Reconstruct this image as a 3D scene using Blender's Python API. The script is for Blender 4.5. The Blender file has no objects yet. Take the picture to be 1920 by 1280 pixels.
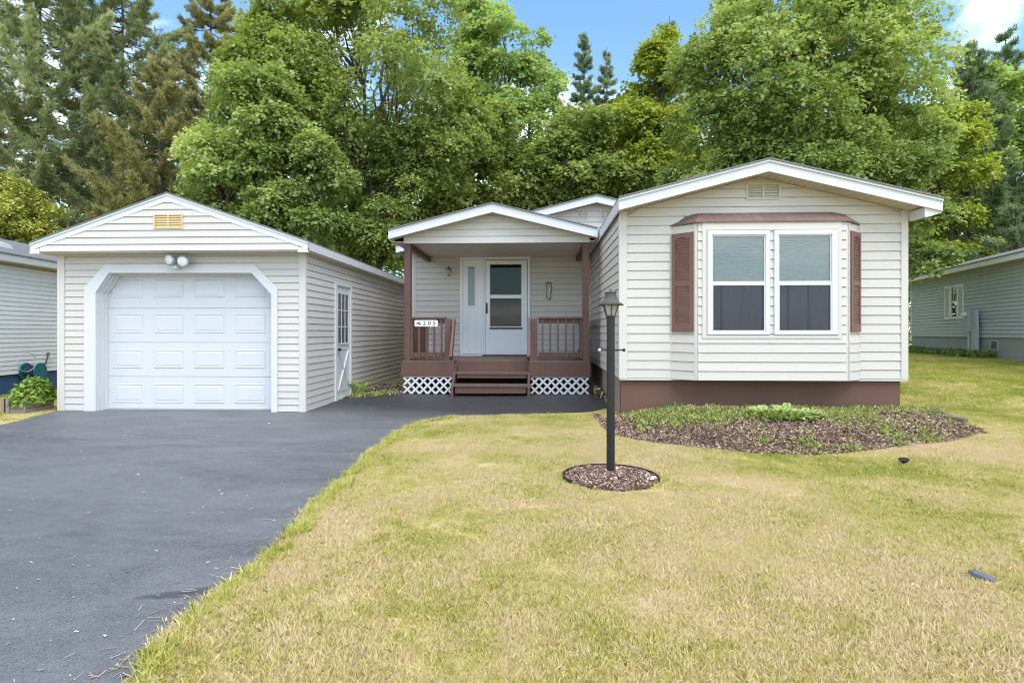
import bpy, bmesh, math, random
import numpy as np
from mathutils import Vector, Matrix
from mathutils.geometry import delaunay_2d_cdt
random.seed(7)
scn = bpy.context.scene
R = math.radians
# ------------------------------------------------------------------ camera
FPX, HOR, CAMZ = 1080.0, 622.0, 1.30          # focal length in photo pixels, eye level row, eye height
YAW = math.atan(48 / FPX)                      # the camera looks a little left of the houses' depth axis
cam = bpy.data.cameras.new('camera')
cam.lens = FPX / 1920 * 36; cam.sensor_width = 36
cam.shift_y = -(640 - HOR) / 1920
cam.clip_start = .05; cam.clip_end = 3000
co = bpy.data.objects.new('camera', cam); scn.collection.objects.link(co)
co.location = (0, 0, CAMZ); co.rotation_euler = (R(90), 0, YAW)
scn.camera = co
# ------------------------------------------------------------------ light
SUN_EL, SUN_AZ = R(55), R(152)                # azimuth from +Y towards +X: behind the camera
sv = Vector((math.sin(SUN_AZ) * math.cos(SUN_EL), math.cos(SUN_AZ) * math.cos(SUN_EL), math.sin(SUN_EL)))
sun = bpy.data.lights.new('sun', 'SUN'); sun.energy = 1.3; sun.angle = R(40); sun.color = (1, .94, .865)
so = bpy.data.objects.new('sun', sun); scn.collection.objects.link(so)
so.rotation_euler = sv.to_track_quat('Z', 'Y').to_euler(); so.location = (0, -10, 30)
w = bpy.data.worlds.new('World'); scn.world = w; w.use_nodes = True
nt = w.node_tree; N = nt.nodes; L = nt.links
for n in list(N): N.remove(n)
sky = N.new('ShaderNodeTexSky'); sky.sky_type = 'NISHITA'; sky.sun_disc = False
sky.sun_elevation = SUN_EL; sky.sun_rotation = SUN_AZ
sky.air_density = 1.15; sky.dust_density = .3; sky.ozone_density = .6
tc = N.new('ShaderNodeTexCoord'); sep = N.new('ShaderNodeSeparateXYZ'); L.new(tc.outputs['Generated'], sep.inputs[0])
mz = N.new('ShaderNodeMath'); mz.operation = 'MAXIMUM'; mz.inputs[1].default_value = 0; L.new(sep.outputs[2], mz.inputs[0])
az = N.new('ShaderNodeMath'); az.operation = 'ADD'; az.inputs[1].default_value = .22; L.new(mz.outputs[0], az.inputs[0])
dv = N.new('ShaderNodeVectorMath'); dv.operation = 'DIVIDE'; L.new(tc.outputs['Generated'], dv.inputs[0])
cb = N.new('ShaderNodeCombineXYZ')
for i in range(3): L.new(az.outputs[0], cb.inputs[i])
L.new(cb.outputs[0], dv.inputs[1])
mp = N.new('ShaderNodeMapping'); mp.inputs['Location'].default_value = (56.60, 38.94, 0); L.new(dv.outputs[0], mp.inputs[0])
cn = N.new('ShaderNodeTexNoise'); cn.inputs['Scale'].default_value = 1.15; cn.inputs['Detail'].default_value = 9
cn.inputs['Roughness'].default_value = .56; cn.inputs['Distortion'].default_value = .25; L.new(mp.outputs[0], cn.inputs['Vector'])
cr = N.new('ShaderNodeValToRGB'); cr.color_ramp.elements[0].position = .47; cr.color_ramp.elements[1].position = .66
L.new(cn.outputs[0], cr.inputs[0])
mx = N.new('ShaderNodeMix'); mx.data_type = 'RGBA'; L.new(cr.outputs[0], mx.inputs[0]); tn = N.new('ShaderNodeMix'); tn.data_type = 'RGBA'; tn.blend_type = 'MULTIPLY'; tn.inputs[0].default_value = 1; tn.inputs[7].default_value = (.86, 1.06, 1.2, 1)
L.new(sky.outputs[0], tn.inputs[6]); L.new(tn.outputs[2], mx.inputs[6])
mx.inputs[7].default_value = (14.6, 14.3, 13.9, 1)
bg = N.new('ShaderNodeBackground'); bg.inputs[1].default_value = .11; L.new(mx.outputs[2], bg.inputs[0])
wo = N.new('ShaderNodeOutputWorld'); L.new(bg.outputs[0], wo.inputs[0])
scn.view_settings.view_transform = 'Standard'; scn.view_settings.look = 'None'
scn.view_settings.gamma = 1; scn.view_settings.use_curve_mapping = False
scn.view_settings.exposure = 1.2
scn.cycles.use_denoising = True; scn.cycles.filter_width = 1.05
try: scn.cycles.denoising_prefilter = 'ACCURATE'
except Exception: pass
scn.cycles.max_bounces = 8; scn.cycles.diffuse_bounces = 6; scn.cycles.transmission_bounces = 6
scn.cycles.transparent_max_bounces = 8

# ------------------------------------------------------------------ picture <-> place
SY, CY = math.sin(YAW), math.cos(YAW)
def ray(px, py):
    cx = (px - 960) / FPX
    return Vector((-SY + cx * CY, CY + cx * SY, -(py - HOR) / FPX))
def at(px, py, D):                             # the point at depth Y = D
    r = ray(px, py); t = D / r.y
    return Vector((r.x * t, D, CAMZ + r.z * t))
def AX(px, D): return at(px, HOR, D).x
def AZ(px, py, D): return at(px, py, D).z
def ss(a, b, x):
    t = np.clip((np.asarray(x, float) - a) / (b - a), 0, 1); return t * t * (3 - 2 * t)
def gz(x, y):
    z = .15 * ss(5.2, 8.4, y) * ss(.6, 2.4, x)
    z = z + .10 * ss(9.3, 11.0, y) * (1 - ss(.6, 2.4, x)) * ss(-4.2, -2.6, x)
    z = z + .28 * ss(8.5, 20, y) * ss(3, 11, x)
    z = z - .22 * ss(9.0, 14.5, y) * (1 - ss(-9, -5.5, x))
    z = z + .012 * np.sin(np.asarray(x) * 1.7 + 1.0) * np.sin(np.asarray(y) * 1.3) * ss(-5, 3, x)
    return z
def G(px, py):                                 # where a pixel meets the ground
    r = ray(px, py); z = 0
    for _ in range(30):
        t = (z - CAMZ) / r.z; x, y = r.x * t, r.y * t; z = .5 * z + .5 * float(gz(x, y))
    return Vector((x, y, z))

# ------------------------------------------------------------------ mesh helpers
COL = scn.collection
I4 = Matrix.Identity(4)
def link(o, parent=None):
    COL.objects.link(o)
    if parent is not None:
        o.parent = parent
        if parent.parent is None: o.matrix_parent_inverse = Matrix.Translation(-parent.location)
    return o
def tag(o, label=None, cat=None, group=None, kind=None):
    if label: o['label'] = label
    if cat: o['category'] = cat
    if group: o['group'] = group
    if kind: o['kind'] = kind
    return o
def empty(name, loc, label, cat, group=None):
    o = bpy.data.objects.new(name, None); o.location = loc; o.empty_display_size = .2
    COL.objects.link(o); return tag(o, label, cat, group)
class MB:
    def __init__(s): s.v = []; s.f = []; s.m = []
    def quadbox(s, a, b):                      # a, b: two loops of equal length, joined and capped
        k = len(s.v); n = len(a); s.v += [tuple(p) for p in a] + [tuple(p) for p in b]
        s.f.append(list(range(k, k + n))[::-1]); s.f.append(list(range(k + n, k + 2 * n)))
        for i in range(n):
            j = (i + 1) % n; s.f.append([k + i, k + j, k + n + j, k + n + i])
        return s
    def box(s, x0, x1, y0, y1, z0, z1):
        if x0 > x1: x0, x1 = x1, x0
        if y0 > y1: y0, y1 = y1, y0
        if z0 > z1: z0, z1 = z1, z0
        return s.quadbox([(x0, y0, z0), (x1, y0, z0), (x1, y1, z0), (x0, y1, z0)], [(x0, y0, z1), (x1, y0, z1), (x1, y1, z1), (x0, y1, z1)])
    def prism_y(s, pts, y0, y1):               # pts in (x, z)
        return s.quadbox([(x, y0, z) for x, z in pts], [(x, y1, z) for x, z in pts])
    def bar(s, a, b, wx, wz, up=(0, 0, 1)):    # a rectangular bar from a to b
        a = Vector(a); b = Vector(b); d = (b - a).normalized(); sd = d.cross(Vector(up))
        if sd.length < 1e-4: sd = d.cross(Vector((0, 1, 0)))
        sd.normalize(); u = sd.cross(d); sd *= wx / 2; u *= wz / 2
        return s.quadbox([a - sd - u, a + sd - u, a + sd + u, a - sd + u], [b - sd - u, b + sd - u, b + sd + u, b - sd + u])
    def tube(s, pts, rad, n=8, cap=True):
        k = len(s.v); P = [Vector(p) for p in pts]; m = len(P)
        if not hasattr(rad, '__len__'): rad = [rad] * m
        ref = Vector((.31, .52, .79))
        for i, p in enumerate(P):
            d = (P[min(i + 1, m - 1)] - P[max(i - 1, 0)]).normalized()
            a = d.cross(ref)
            if a.length < .05: a = d.cross(Vector((1, 0, 0)))
            a.normalize(); b = d.cross(a)
            for q in range(n):
                t = 2 * math.pi * q / n; s.v.append(tuple(p + (a * math.cos(t) + b * math.sin(t)) * rad[i]))
        for i in range(m - 1):
            for q in range(n):
                r = (q + 1) % n; s.f.append([k + i * n + q, k + i * n + r, k + (i + 1) * n + r, k + (i + 1) * n + q])
        if cap:
            s.f.append([k + q for q in range(n)][::-1]); s.f.append([k + (m - 1) * n + q for q in range(n)])
        return s
    def lathe(s, c, prof, n=16):               # prof: (r, z) list about a vertical axis at c
        return s.tube([(c[0], c[1], c[2] + z) for r, z in prof], [max(r, .0005) for r, z in prof], n) if False else s._lathe(c, prof, n)
    def _lathe(s, c, prof, n):
        k = len(s.v)
        for r, z in prof:
            for q in range(n):
                t = 2 * math.pi * (q + .5) / n; s.v.append((c[0] + r * math.cos(t), c[1] + r * math.sin(t), c[2] + z))
        for i in range(len(prof) - 1):
            for q in range(n):
                r_ = (q + 1) % n; s.f.append([k + i * n + q, k + i * n + r_, k + (i + 1) * n + r_, k + (i + 1) * n + q])
        s.f.append([k + q for q in range(n)][::-1]); s.f.append([k + (len(prof) - 1) * n + q for q in range(n)])
        return s
    def poly(s, pts): k = len(s.v); s.v += [tuple(p) for p in pts]; s.f.append(list(range(k, k + len(pts)))); return s
    def build(s, name, mat, parent=None, smooth=False, bevel=0):
        me = bpy.data.meshes.new(name); me.from_pydata(s.v, [], s.f)
        bm = bmesh.new(); bm.from_mesh(me); bmesh.ops.recalc_face_normals(bm, faces=bm.faces); bm.to_mesh(me); bm.free()
        if smooth: me.polygons.foreach_set('use_smooth', [True] * len(me.polygons))
        me.materials.append(mat); o = bpy.data.objects.new(name, me)
        if bevel:
            b = o.modifiers.new('bevel', 'BEVEL'); b.width = bevel; b.segments = 2; b.limit_method = 'ANGLE'
        return link(o, parent)
def box(name, mat, parent, x0, x1, y0, y1, z0, z1, bevel=0): return MB().box(x0, x1, y0, y1, z0, z1).build(name, mat, parent, bevel=bevel)
def npmesh(name, V, k, mat, parent=None, tint=None, smooth=False):
    """V: (n*k, 3) vertices, every k consecutive ones are one face"""
    V = np.ascontiguousarray(V, dtype=np.float32).reshape(-1, 3); n = len(V); nf = n // k
    me = bpy.data.meshes.new(name)
    me.vertices.add(n); me.vertices.foreach_set('co', V.ravel())
    me.loops.add(n); me.loops.foreach_set('vertex_index', np.arange(n, dtype=np.int32))
    me.polygons.add(nf); me.polygons.foreach_set('loop_start', np.arange(0, n, k, dtype=np.int32))
    try: me.polygons.foreach_set('loop_total', np.full(nf, k, dtype=np.int32))
    except Exception: pass
    if tint is not None:
        a = me.attributes.new('tint', 'FLOAT', 'FACE'); a.data.foreach_set('value', np.asarray(tint, dtype=np.float32))
    me.materials.append(mat); me.update(calc_edges=True); me.validate()
    o = bpy.data.objects.new(name, me); return link(o, parent)

# ------------------------------------------------------------------ materials
def mat(name):
    m = bpy.data.materials.new(name); m.use_nodes = True
    b = m.node_tree.nodes['Principled BSDF']; return m, m.node_tree.nodes, m.node_tree.links, b
def noise(N, L, scale, detail=4, rough=.6, vec=None, dist=0):
    n = N.new('ShaderNodeTexNoise'); n.inputs['Scale'].default_value = scale; n.inputs['Detail'].default_value = detail
    n.inputs['Roughness'].default_value = rough; n.inputs['Distortion'].default_value = dist
    if vec is not None: L.new(vec, n.inputs['Vector'])
    return n.outputs[0]
def ramp(N, L, fac, stops):
    r = N.new('ShaderNodeValToRGB'); e = r.color_ramp.elements
    while len(e) < len(stops): e.new(.5)
    for q, (p, c) in zip(e, stops): q.position = p; q.color = (*c, 1) if len(c) == 3 else c
    L.new(fac, r.inputs[0]); return r.outputs[0]
def mixc(N, L, fac, a, b, mode='MIX'):
    m = N.new('ShaderNodeMix'); m.data_type = 'RGBA'; m.blend_type = mode
    for s, v in ((0, fac), (6, a), (7, b)):
        if hasattr(v, 'is_linked'): L.new(v, m.inputs[s])
        else: m.inputs[s].default_value = v if s == 0 else (*v, 1)
    return m.outputs[2]
def mth(N, L, op, a, b=0, c=0):
    m = N.new('ShaderNodeMath'); m.operation = op
    for i, v in enumerate((a, b, c)):
        if hasattr(v, 'is_linked'): L.new(v, m.inputs[i])
        else: m.inputs[i].default_value = v
    return m.outputs[0]
def wpos(N): return N.new('ShaderNodeNewGeometry').outputs['Position']
def bump(N, L, b, h, st=.3, d=.01):
    n = N.new('ShaderNodeBump'); n.inputs['Strength'].default_value = st; n.inputs['Distance'].default_value = d
    L.new(h, n.inputs['Height']); L.new(n.outputs[0], b.inputs['Normal'])
def scaled(N, L, v, s):
    m = N.new('ShaderNodeMapping'); m.inputs['Scale'].default_value = s; L.new(v, m.inputs[0]); return m.outputs[0]
def painted(name, c, rough=.5, var=.08, dirt=.12, dirtc=None, grain=None, spec=.4, metal=0):
    """paint, vinyl, metal: slight cloudiness, per-piece shade, rain streaks"""
    m, N, L, b = mat(name); p = wpos(N)
    oi = N.new('ShaderNodeObjectInfo')
    f = mth(N, L, 'MULTIPLY_ADD', oi.outputs['Random'], var, 1 - var / 2)
    col = mixc(N, L, 1.0, c, (1, 1, 1), 'MULTIPLY')
    vm = N.new('ShaderNodeVectorMath'); vm.operation = 'SCALE'; L.new(col, vm.inputs[0]); L.new(f, vm.inputs['Scale'])
    n1 = noise(N, L, 1.3, 5, .65, scaled(N, L, p, (1.6, 1.6, .45)))
    n2 = noise(N, L, 22, 3, .6, p)
    d = mth(N, L, 'MULTIPLY', ramp(N, L, n1, [(.42, (0, 0, 0)), (.75, (1, 1, 1))]), dirt)
    d = mth(N, L, 'MULTIPLY_ADD', n2, dirt * .35, d)
    dc = dirtc or tuple(x * .55 for x in c)
    out = mixc(N, L, d, vm.outputs[0], dc); L.new(out, b.inputs['Base Color'])
    b.inputs['Roughness'].default_value = rough; b.inputs['Specular IOR Level'].default_value = spec; b.inputs['Metallic'].default_value = metal
    if grain: bump(N, L, b, noise(N, L, grain[0], 4, .6, scaled(N, L, p, grain[2])), grain[1], .004)
    return m
M = {}
M['vinyl'] = painted('vinyl_siding', (.555, .525, .485), .5, .05, .10, (.46, .42, .36), (60, .25, (.15, .15, 2)))
M['vinyl_white'] = painted('white_siding', (.78, .78, .80), .5, .05, .12, (.5, .5, .48), (60, .25, (.15, .15, 2)))
M['vinyl_grey'] = painted('grey_siding', (.445, .49, .545), .5, .05, .12, (.3, .3, .3), (60, .25, (.15, .15, 2)))
M['wall'] = painted('wall_sheathing', (.45, .41, .35), .8)
M['white'] = painted('white_trim', (.60, .60, .605), .4, .03, .08, (.5, .5, .48))
M['cream'] = painted('cream_trim', (.58, .55, .505), .45, .03, .10, (.5, .45, .37))
M['soffit'] = painted('soffit_vinyl', (.60, .53, .43), .55, .03, .15, (.42, .35, .26))
M['door'] = painted('white_door_paint', (.58, .585, .605), .35, .01, .06, (.6, .6, .62))
M['entry'] = painted('entry_white', (.78, .79, .81), .4, .02, .06, (.6, .6, .6))
M['brown'] = painted('brown_paint', (.105, .051, .038), .55, .10, .25, (.18, .115, .092), (30, .3, (.3, .3, .3)))
M['deck'] = painted('worn_brown_boards', (.12, .068, .056), .6, .15, .5, (.19, .15, .13), (40, .4, (.2, 2, 2)))
M['shutter'] = painted('shutter_brown', (.15, .074, .055), .5, .03, .15, (.27, .17, .14))
M['found'] = painted('brown_foundation', (.135, .068, .048), .75, 0, .35, (.18, .105, .078), (14, .35, (1, 1, 1)))
M['found_side'] = painted('bare_foundation', (.29, .235, .19), .8, 0, .5, (.16, .11, .09), (14, .35, (1, 1, 1)))
M['blue'] = painted('blue_skirting', (.035, .10, .22), .6, .05, .35, (.075, .12, .15))
M['concrete'] = painted('grey_skirting', (.36, .38, .39), .8, .05, .3, (.25, .25, .24), (20, .3, (1, 1, 1)))
M['tan_vent'] = painted('yellowed_plastic', (.62, .47, .25), .5, .03, .15, (.45, .30, .12))
M['black'] = painted('black_metal', (.014, .015, .017), .5, 0, .25, (.035, .035, .035), spec=.35)
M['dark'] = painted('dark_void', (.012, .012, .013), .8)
M['verd'] = painted('weathered_black_metal', (.028, .027, .026), .6, 0, .45, (.17, .16, .14))
M['brass'] = painted('aged_brass', (.42, .25, .08), .35, 0, .6, (.10, .06, .03), metal=.9)
M['pewter'] = painted('pewter', (.16, .15, .13), .5, 0, .6, (.4, .38, .33), metal=.4)
M['alu'] = painted('white_metal', (.62, .63, .64), .35, 0, .15)
M['timber'] = painted('weathered_timber', (.13, .10, .08), .85, .2, .4, (.24, .2, .16), (25, .5, (.2, .2, 2)))
M['planter'] = painted('planter_boards', (.27, .215, .17), .8, .2, .4, (.14, .11, .09), (25, .4, (.3, .3, 2)))
M['teal'] = painted('teal_plastic', (.01, .135, .19), .4, .05, .2)
M['hose'] = painted('dark_hose', (.035, .045, .055), .5, .05, .2)
M['greybox'] = painted('grey_enclosure', (.42, .47, .51), .45, .03, .2)
M['stone'] = painted('grey_stone', (.085, .10, .125), .7, .1, .4, (.2, .2, .21), (30, .4, (1, 1, 1)))
M['pale_stone'] = painted('pale_stone', (.58, .55, .5), .8, .1, .3, (.3, .28, .24))
M['blind'] = painted('window_blind', (.345, .385, .38), .7, 0, .05)
M['curtain'] = painted('window_curtain', (.30, .30, .33), .9, 0, .1)
M['lace'] = painted('pale_curtain', (.55, .56, .56), .9, 0, .1)
M['sign'] = painted('white_sign', (.78, .76, .72), .5, 0, .1)
M['ink'] = painted('dark_lettering', (.06, .05, .045), .6, 0, .1)
def shingles(name, c1, c2):
    m, N, L, b = mat(name); p = wpos(N)
    br = N.new('ShaderNodeTexBrick'); br.inputs['Scale'].default_value = 1; br.inputs['Mortar Size'].default_value = .006
    br.inputs['Brick Width'].default_value = .3; br.inputs['Row Height'].default_value = .14
    br.inputs['Color1'].default_value = (*c1, 1); br.inputs['Color2'].default_value = (*c2, 1); br.inputs['Mortar'].default_value = (*[x * .4 for x in c1], 1)
    mp = N.new('ShaderNodeMapping'); mp.inputs['Rotation'].default_value = (0, 0, R(90)); L.new(p, mp.inputs[0]); L.new(mp.outputs[0], br.inputs['Vector'])
    n = noise(N, L, 45, 3, .7, p); L.new(mixc(N, L, n, br.outputs[0], tuple(x * 1.5 for x in c2)), b.inputs['Base Color'])
    b.inputs['Roughness'].default_value = .95; bump(N, L, b, n, .5, .006); return m
M['shingle'] = shingles('grey_shingles', (.10, .10, .105), (.15, .15, .155))
M['shingle_brown'] = shingles('brown_shingles', (.10, .062, .05), (.16, .105, .09))
def glass(name, tint=(.8, .85, .86), rough=.02, refl=.5):
    m, N, L, b = mat(name)
    N.remove(b); out = N['Material Output']
    tr = N.new('ShaderNodeBsdfTransparent'); tr.inputs[0].default_value = (*tint, 1)
    gl = N.new('ShaderNodeBsdfGlossy'); gl.inputs['Roughness'].default_value = rough
    fr = N.new('ShaderNodeFresnel'); fr.inputs[0].default_value = 1.5
    f = mth(N, L, 'MULTIPLY', fr.outputs[0], refl)
    ms = N.new('ShaderNodeMixShader'); L.new(f, ms.inputs[0]); L.new(tr.outputs[0], ms.inputs[1]); L.new(gl.outputs[0], ms.inputs[2])
    L.new(ms.outputs[0], out.inputs[0]); return m
M['glass'] = glass('window_glass', (.95, .965, .965), refl=.75)
M['screen'] = glass('insect_screen', (.66, .65, .70), rough=.3, refl=.5)
M['storm'] = glass('storm_door_glass', (.6, .62, .6), refl=.55)
m, N_, L_, b = mat('seeded_lantern_glass'); b.inputs['Base Color'].default_value = (.72, .69, .6, 1); b.inputs['Roughness'].default_value = .25
b.inputs['Transmission Weight'].default_value = .55; b.inputs['IOR'].default_value = 1.3; bump(N_, L_, b, noise(N_, L_, 120, 2), .6, .004); M['lantern'] = m
m, N_, L_, b = mat('lamp_lens'); b.inputs['Base Color'].default_value = (.74, .74, .72, 1); b.inputs['Roughness'].default_value = .15
bump(N_, L_, b, noise(N_, L_, 160, 2, .6, wpos(N_)), .8, .004); M['lens'] = m
# leaves: (dark, mid, light) greens per tree
def leafmat(name, cols, trans=.35, hue=.0, spec=.25):
    m, N, L, b = mat(name)
    a = N.new('ShaderNodeAttribute'); a.attribute_name = 'tint'
    c = ramp(N, L, a.outputs['Fac'], [(0, cols[0]), (.5, cols[1]), (1, cols[2])])
    L.new(c, b.inputs['Base Color']); b.inputs['Roughness'].default_value = .55; b.inputs['Specular IOR Level'].default_value = spec
    t = N.new('ShaderNodeBsdfTranslucent'); L.new(mixc(N, L, 1.0, c, (1.15, 1.2, .55), 'MULTIPLY'), t.inputs[0])
    ms = N.new('ShaderNodeMixShader'); ms.inputs[0].default_value = trans
    L.new(b.outputs[0], ms.inputs[1]); L.new(t.outputs[0], ms.inputs[2]); L.new(ms.outputs[0], N['Material Output'].inputs[0]); return m
m, N_, L_, b = mat('bark'); p_ = wpos(N_)
nb = noise(N_, L_, 9, 6, .65, scaled(N_, L_, p_, (2.5, 2.5, .5)))
L_.new(ramp(N_, L_, nb, [(.3, (.035, .028, .02)), (.7, (.13, .11, .085))]), b.inputs['Base Color']); b.inputs['Roughness'].default_value = .95
bump(N_, L_, b, nb, .8, .04); M['bark'] = m

# lawn colour by position: straw patches and yellow-green turf (shared by soil sheet and blades)
def lawn_color(N, L, p):
    big = noise(N, L, .55, 4, .6, p, .6); mid = noise(N, L, 2.3, 5, .7, p, .5); fine = noise(N, L, 14, 3, .7, p)
    f = mth(N, L, 'ADD', mth(N, L, 'MULTIPLY', big, .5), mth(N, L, 'MULTIPLY', mid, .38))
    f = mth(N, L, 'ADD', f, mth(N, L, 'MULTIPLY', fine, .12))
    sx = N.new('ShaderNodeSeparateXYZ'); L.new(p, sx.inputs[0])
    # the turf stays greener beyond the houses and towards the neighbour
    g = N.new('ShaderNodeMapRange'); g.inputs[1].default_value = 6.5; g.inputs[2].default_value = 12; g.inputs[3].default_value = 0; g.inputs[4].default_value = .22
    L.new(sx.outputs[1], g.inputs[0])
    gx = N.new('ShaderNodeMapRange'); gx.inputs[1].default_value = 1.5; gx.inputs[2].default_value = 6; gx.inputs[3].default_value = 0; gx.inputs[4].default_value = .07
    L.new(sx.outputs[0], gx.inputs[0])
    f = mth(N, L, 'ADD', mth(N, L, 'ADD', mth(N, L, 'MULTIPLY_ADD', f, 2.3, -.735), g.outputs[0]), gx.outputs[0])
    return f
GR = [(.35, (.82, .68, .42)), (.46, (.78, .66, .31)), (.55, (.68, .62, .18)), (.66, (.53, .54, .10)), (.80, (.33, .39, .065))]
m, N_, L_, b = mat('lawn_soil'); p_ = wpos(N_); f_ = lawn_color(N_, L_, p_)
c_ = ramp(N_, L_, f_, GR); c_ = mixc(N_, L_, mth(N_, L_, 'MULTIPLY', noise(N_, L_, 60, 3, .7, p_), .95), c_, (.13, .095, .05))
L_.new(c_, b.inputs['Base Color']); b.inputs['Roughness'].default_value = 1; b.inputs['Specular IOR Level'].default_value = .1
bump(N_, L_, b, noise(N_, L_, 70, 4, .7, p_), .7, .02); M['soil'] = m
m, N_, L_, b = mat('lawn_blades'); p_ = wpos(N_); f_ = lawn_color(N_, L_, p_)
a_ = N_.new('ShaderNodeAttribute'); a_.attribute_name = 'tint'
f_ = mth(N_, L_, 'ADD', f_, mth(N_, L_, 'MULTIPLY_ADD', a_.outputs['Fac'], .46, -.22))
c_ = ramp(N_, L_, f_, GR); L_.new(c_, b.inputs['Base Color']); b.inputs['Roughness'].default_value = .6; b.inputs['Specular IOR Level'].default_value = .2
t_ = N_.new('ShaderNodeBsdfTranslucent'); L_.new(c_, t_.inputs[0]); ms_ = N_.new('ShaderNodeMixShader'); ms_.inputs[0].default_value = .3
L_.new(b.outputs[0], ms_.inputs[1]); L_.new(t_.outputs[0], ms_.inputs[2]); L_.new(ms_.outputs[0], N_['Material Output'].inputs[0]); M['blades'] = m

# sealed asphalt: speckle, dull worn lanes, one dark scuff
m, N_, L_, b = mat('sealed_asphalt'); p_ = wpos(N_)
n1 = noise(N_, L_, .9, 6, .65, scaled(N_, L_, p_, (.6, 1.5, 1)), .9); n2 = noise(N_, L_, 140, 3, .7, p_); n3 = noise(N_, L_, 9, 5, .7, scaled(N_, L_, p_, (.5, 2.2, 1)), .5)
n4 = noise(N_, L_, 3.2, 6, .7, scaled(N_, L_, p_, (.8, 1.3, 1)), 1.2); n5 = noise(N_, L_, 38, 4, .75, p_)
c_ = ramp(N_, L_, n1, [(.34, (.052, .055, .062)), (.66, (.135, .138, .146))])
c_ = mixc(N_, L_, mth(N_, L_, 'MULTIPLY', ramp(N_, L_, n4, [(.40, (0, 0, 0)), (.62, (1, 1, 1))]), .45), c_, (.15, .153, .16))
c_ = mixc(N_, L_, mth(N_, L_, 'MULTIPLY', ramp(N_, L_, n5, [(.50, (0, 0, 0)), (.62, (1, 1, 1))]), .40), c_, (.045, .047, .052))
c_ = mixc(N_, L_, mth(N_, L_, 'MULTIPLY', ramp(N_, L_, n2, [(.50, (0, 0, 0)), (.62, (1, 1, 1))]), .55), c_, (.26, .265, .275))
c_ = mixc(N_, L_, mth(N_, L_, 'MULTIPLY', ramp(N_, L_, n3, [(.56, (0, 0, 0)), (.72, (1, 1, 1))]), .30), c_, (.20, .20, .205))
sq = N_.new('ShaderNodeSeparateXYZ'); L_.new(p_, sq.inputs[0])   # the walk by the porch was sealed afresh
wk = mth(N_, L_, 'ADD', sq.outputs[1], mth(N_, L_, 'MULTIPLY', sq.outputs[0], .35)); wk = mth(N_, L_, 'ADD', wk, mth(N_, L_, 'MULTIPLY_ADD', n4, 1.6, -.8))
mr = N_.new('ShaderNodeMapRange'); mr.inputs[1].default_value = 7.6; mr.inputs[2].default_value = 8.9; mr.inputs[4].default_value = .92; L_.new(wk, mr.inputs[0])
c_ = mixc(N_, L_, mr.outputs[0], c_, (.030, .031, .035))
sc = G(365, 1112); sx_ = N_.new('ShaderNodeMapping'); sx_.vector_type = 'TEXTURE'
sx_.inputs['Location'].default_value = (sc.x, sc.y, sc.z); sx_.inputs['Rotation'].default_value = (0, 0, R(24)); sx_.inputs['Scale'].default_value = (.30, .055, 1)
L_.new(p_, sx_.inputs[0]); wv = N_.new('ShaderNodeVectorMath'); wv.operation = 'LENGTH'
sp = N_.new('ShaderNodeSeparateXYZ'); L_.new(sx_.outputs[0], sp.inputs[0]); cbx = N_.new('ShaderNodeCombineXYZ'); L_.new(sp.outputs[0], cbx.inputs[0])
yy = mth(N_, L_, 'ADD', sp.outputs[1], mth(N_, L_, 'MULTIPLY', mth(N_, L_, 'MULTIPLY', sp.outputs[0], sp.outputs[0]), -.9)); L_.new(yy, cbx.inputs[1])
L_.new(cbx.outputs[0], wv.inputs[0]); st_ = mth(N_, L_, 'ADD', wv.outputs['Value'], mth(N_, L_, 'MULTIPLY_ADD', noise(N_, L_, 18, 4, .7, p_), 1.0, -.5))
c_ = mixc(N_, L_, mth(N_, L_, 'MULTIPLY', ramp(N_, L_, st_, [(.6, (1, 1, 1)), (1.05, (0, 0, 0))]), .75), c_, (.035, .036, .04))
L_.new(c_, b.inputs['Base Color'])
rr = N_.new('ShaderNodeMapRange'); rr.inputs[3].default_value = .42; rr.inputs[4].default_value = .66; L_.new(n3, rr.inputs[0]); L_.new(rr.outputs[0], b.inputs['Roughness'])
b.inputs['Specular IOR Level'].default_value = .5; bump(N_, L_, b, mth(N_, L_, 'ADD', n2, mth(N_, L_, 'MULTIPLY', n3, .6)), .35, .006); M['asphalt'] = m
m, N_, L_, b = mat('mulch_soil'); p_ = wpos(N_)
L_.new(ramp(N_, L_, noise(N_, L_, 35, 5, .75, p_), [(.3, (.08, .045, .034)), (.55, (.21, .135, .10)), (.8, (.36, .27, .2))]), b.inputs['Base Color'])
b.inputs['Roughness'].default_value = 1; bump(N_, L_, b, noise(N_, L_, 50, 4, .7, p_), .9, .03); M['mulch'] = m
M['chips'] = leafmat('wood_chips', [(.09, .046, .034), (.30, .19, .145), (.62, .49, .37)], 0, spec=.15)
M['gravel'] = leafmat('dead_leaf_litter', [(.10, .07, .045), (.28, .21, .14), (.55, .48, .38)], .1)
M['forest'] = painted('forest_floor', (.06, .055, .028), 1, 0, .5, (.10, .075, .04))

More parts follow.
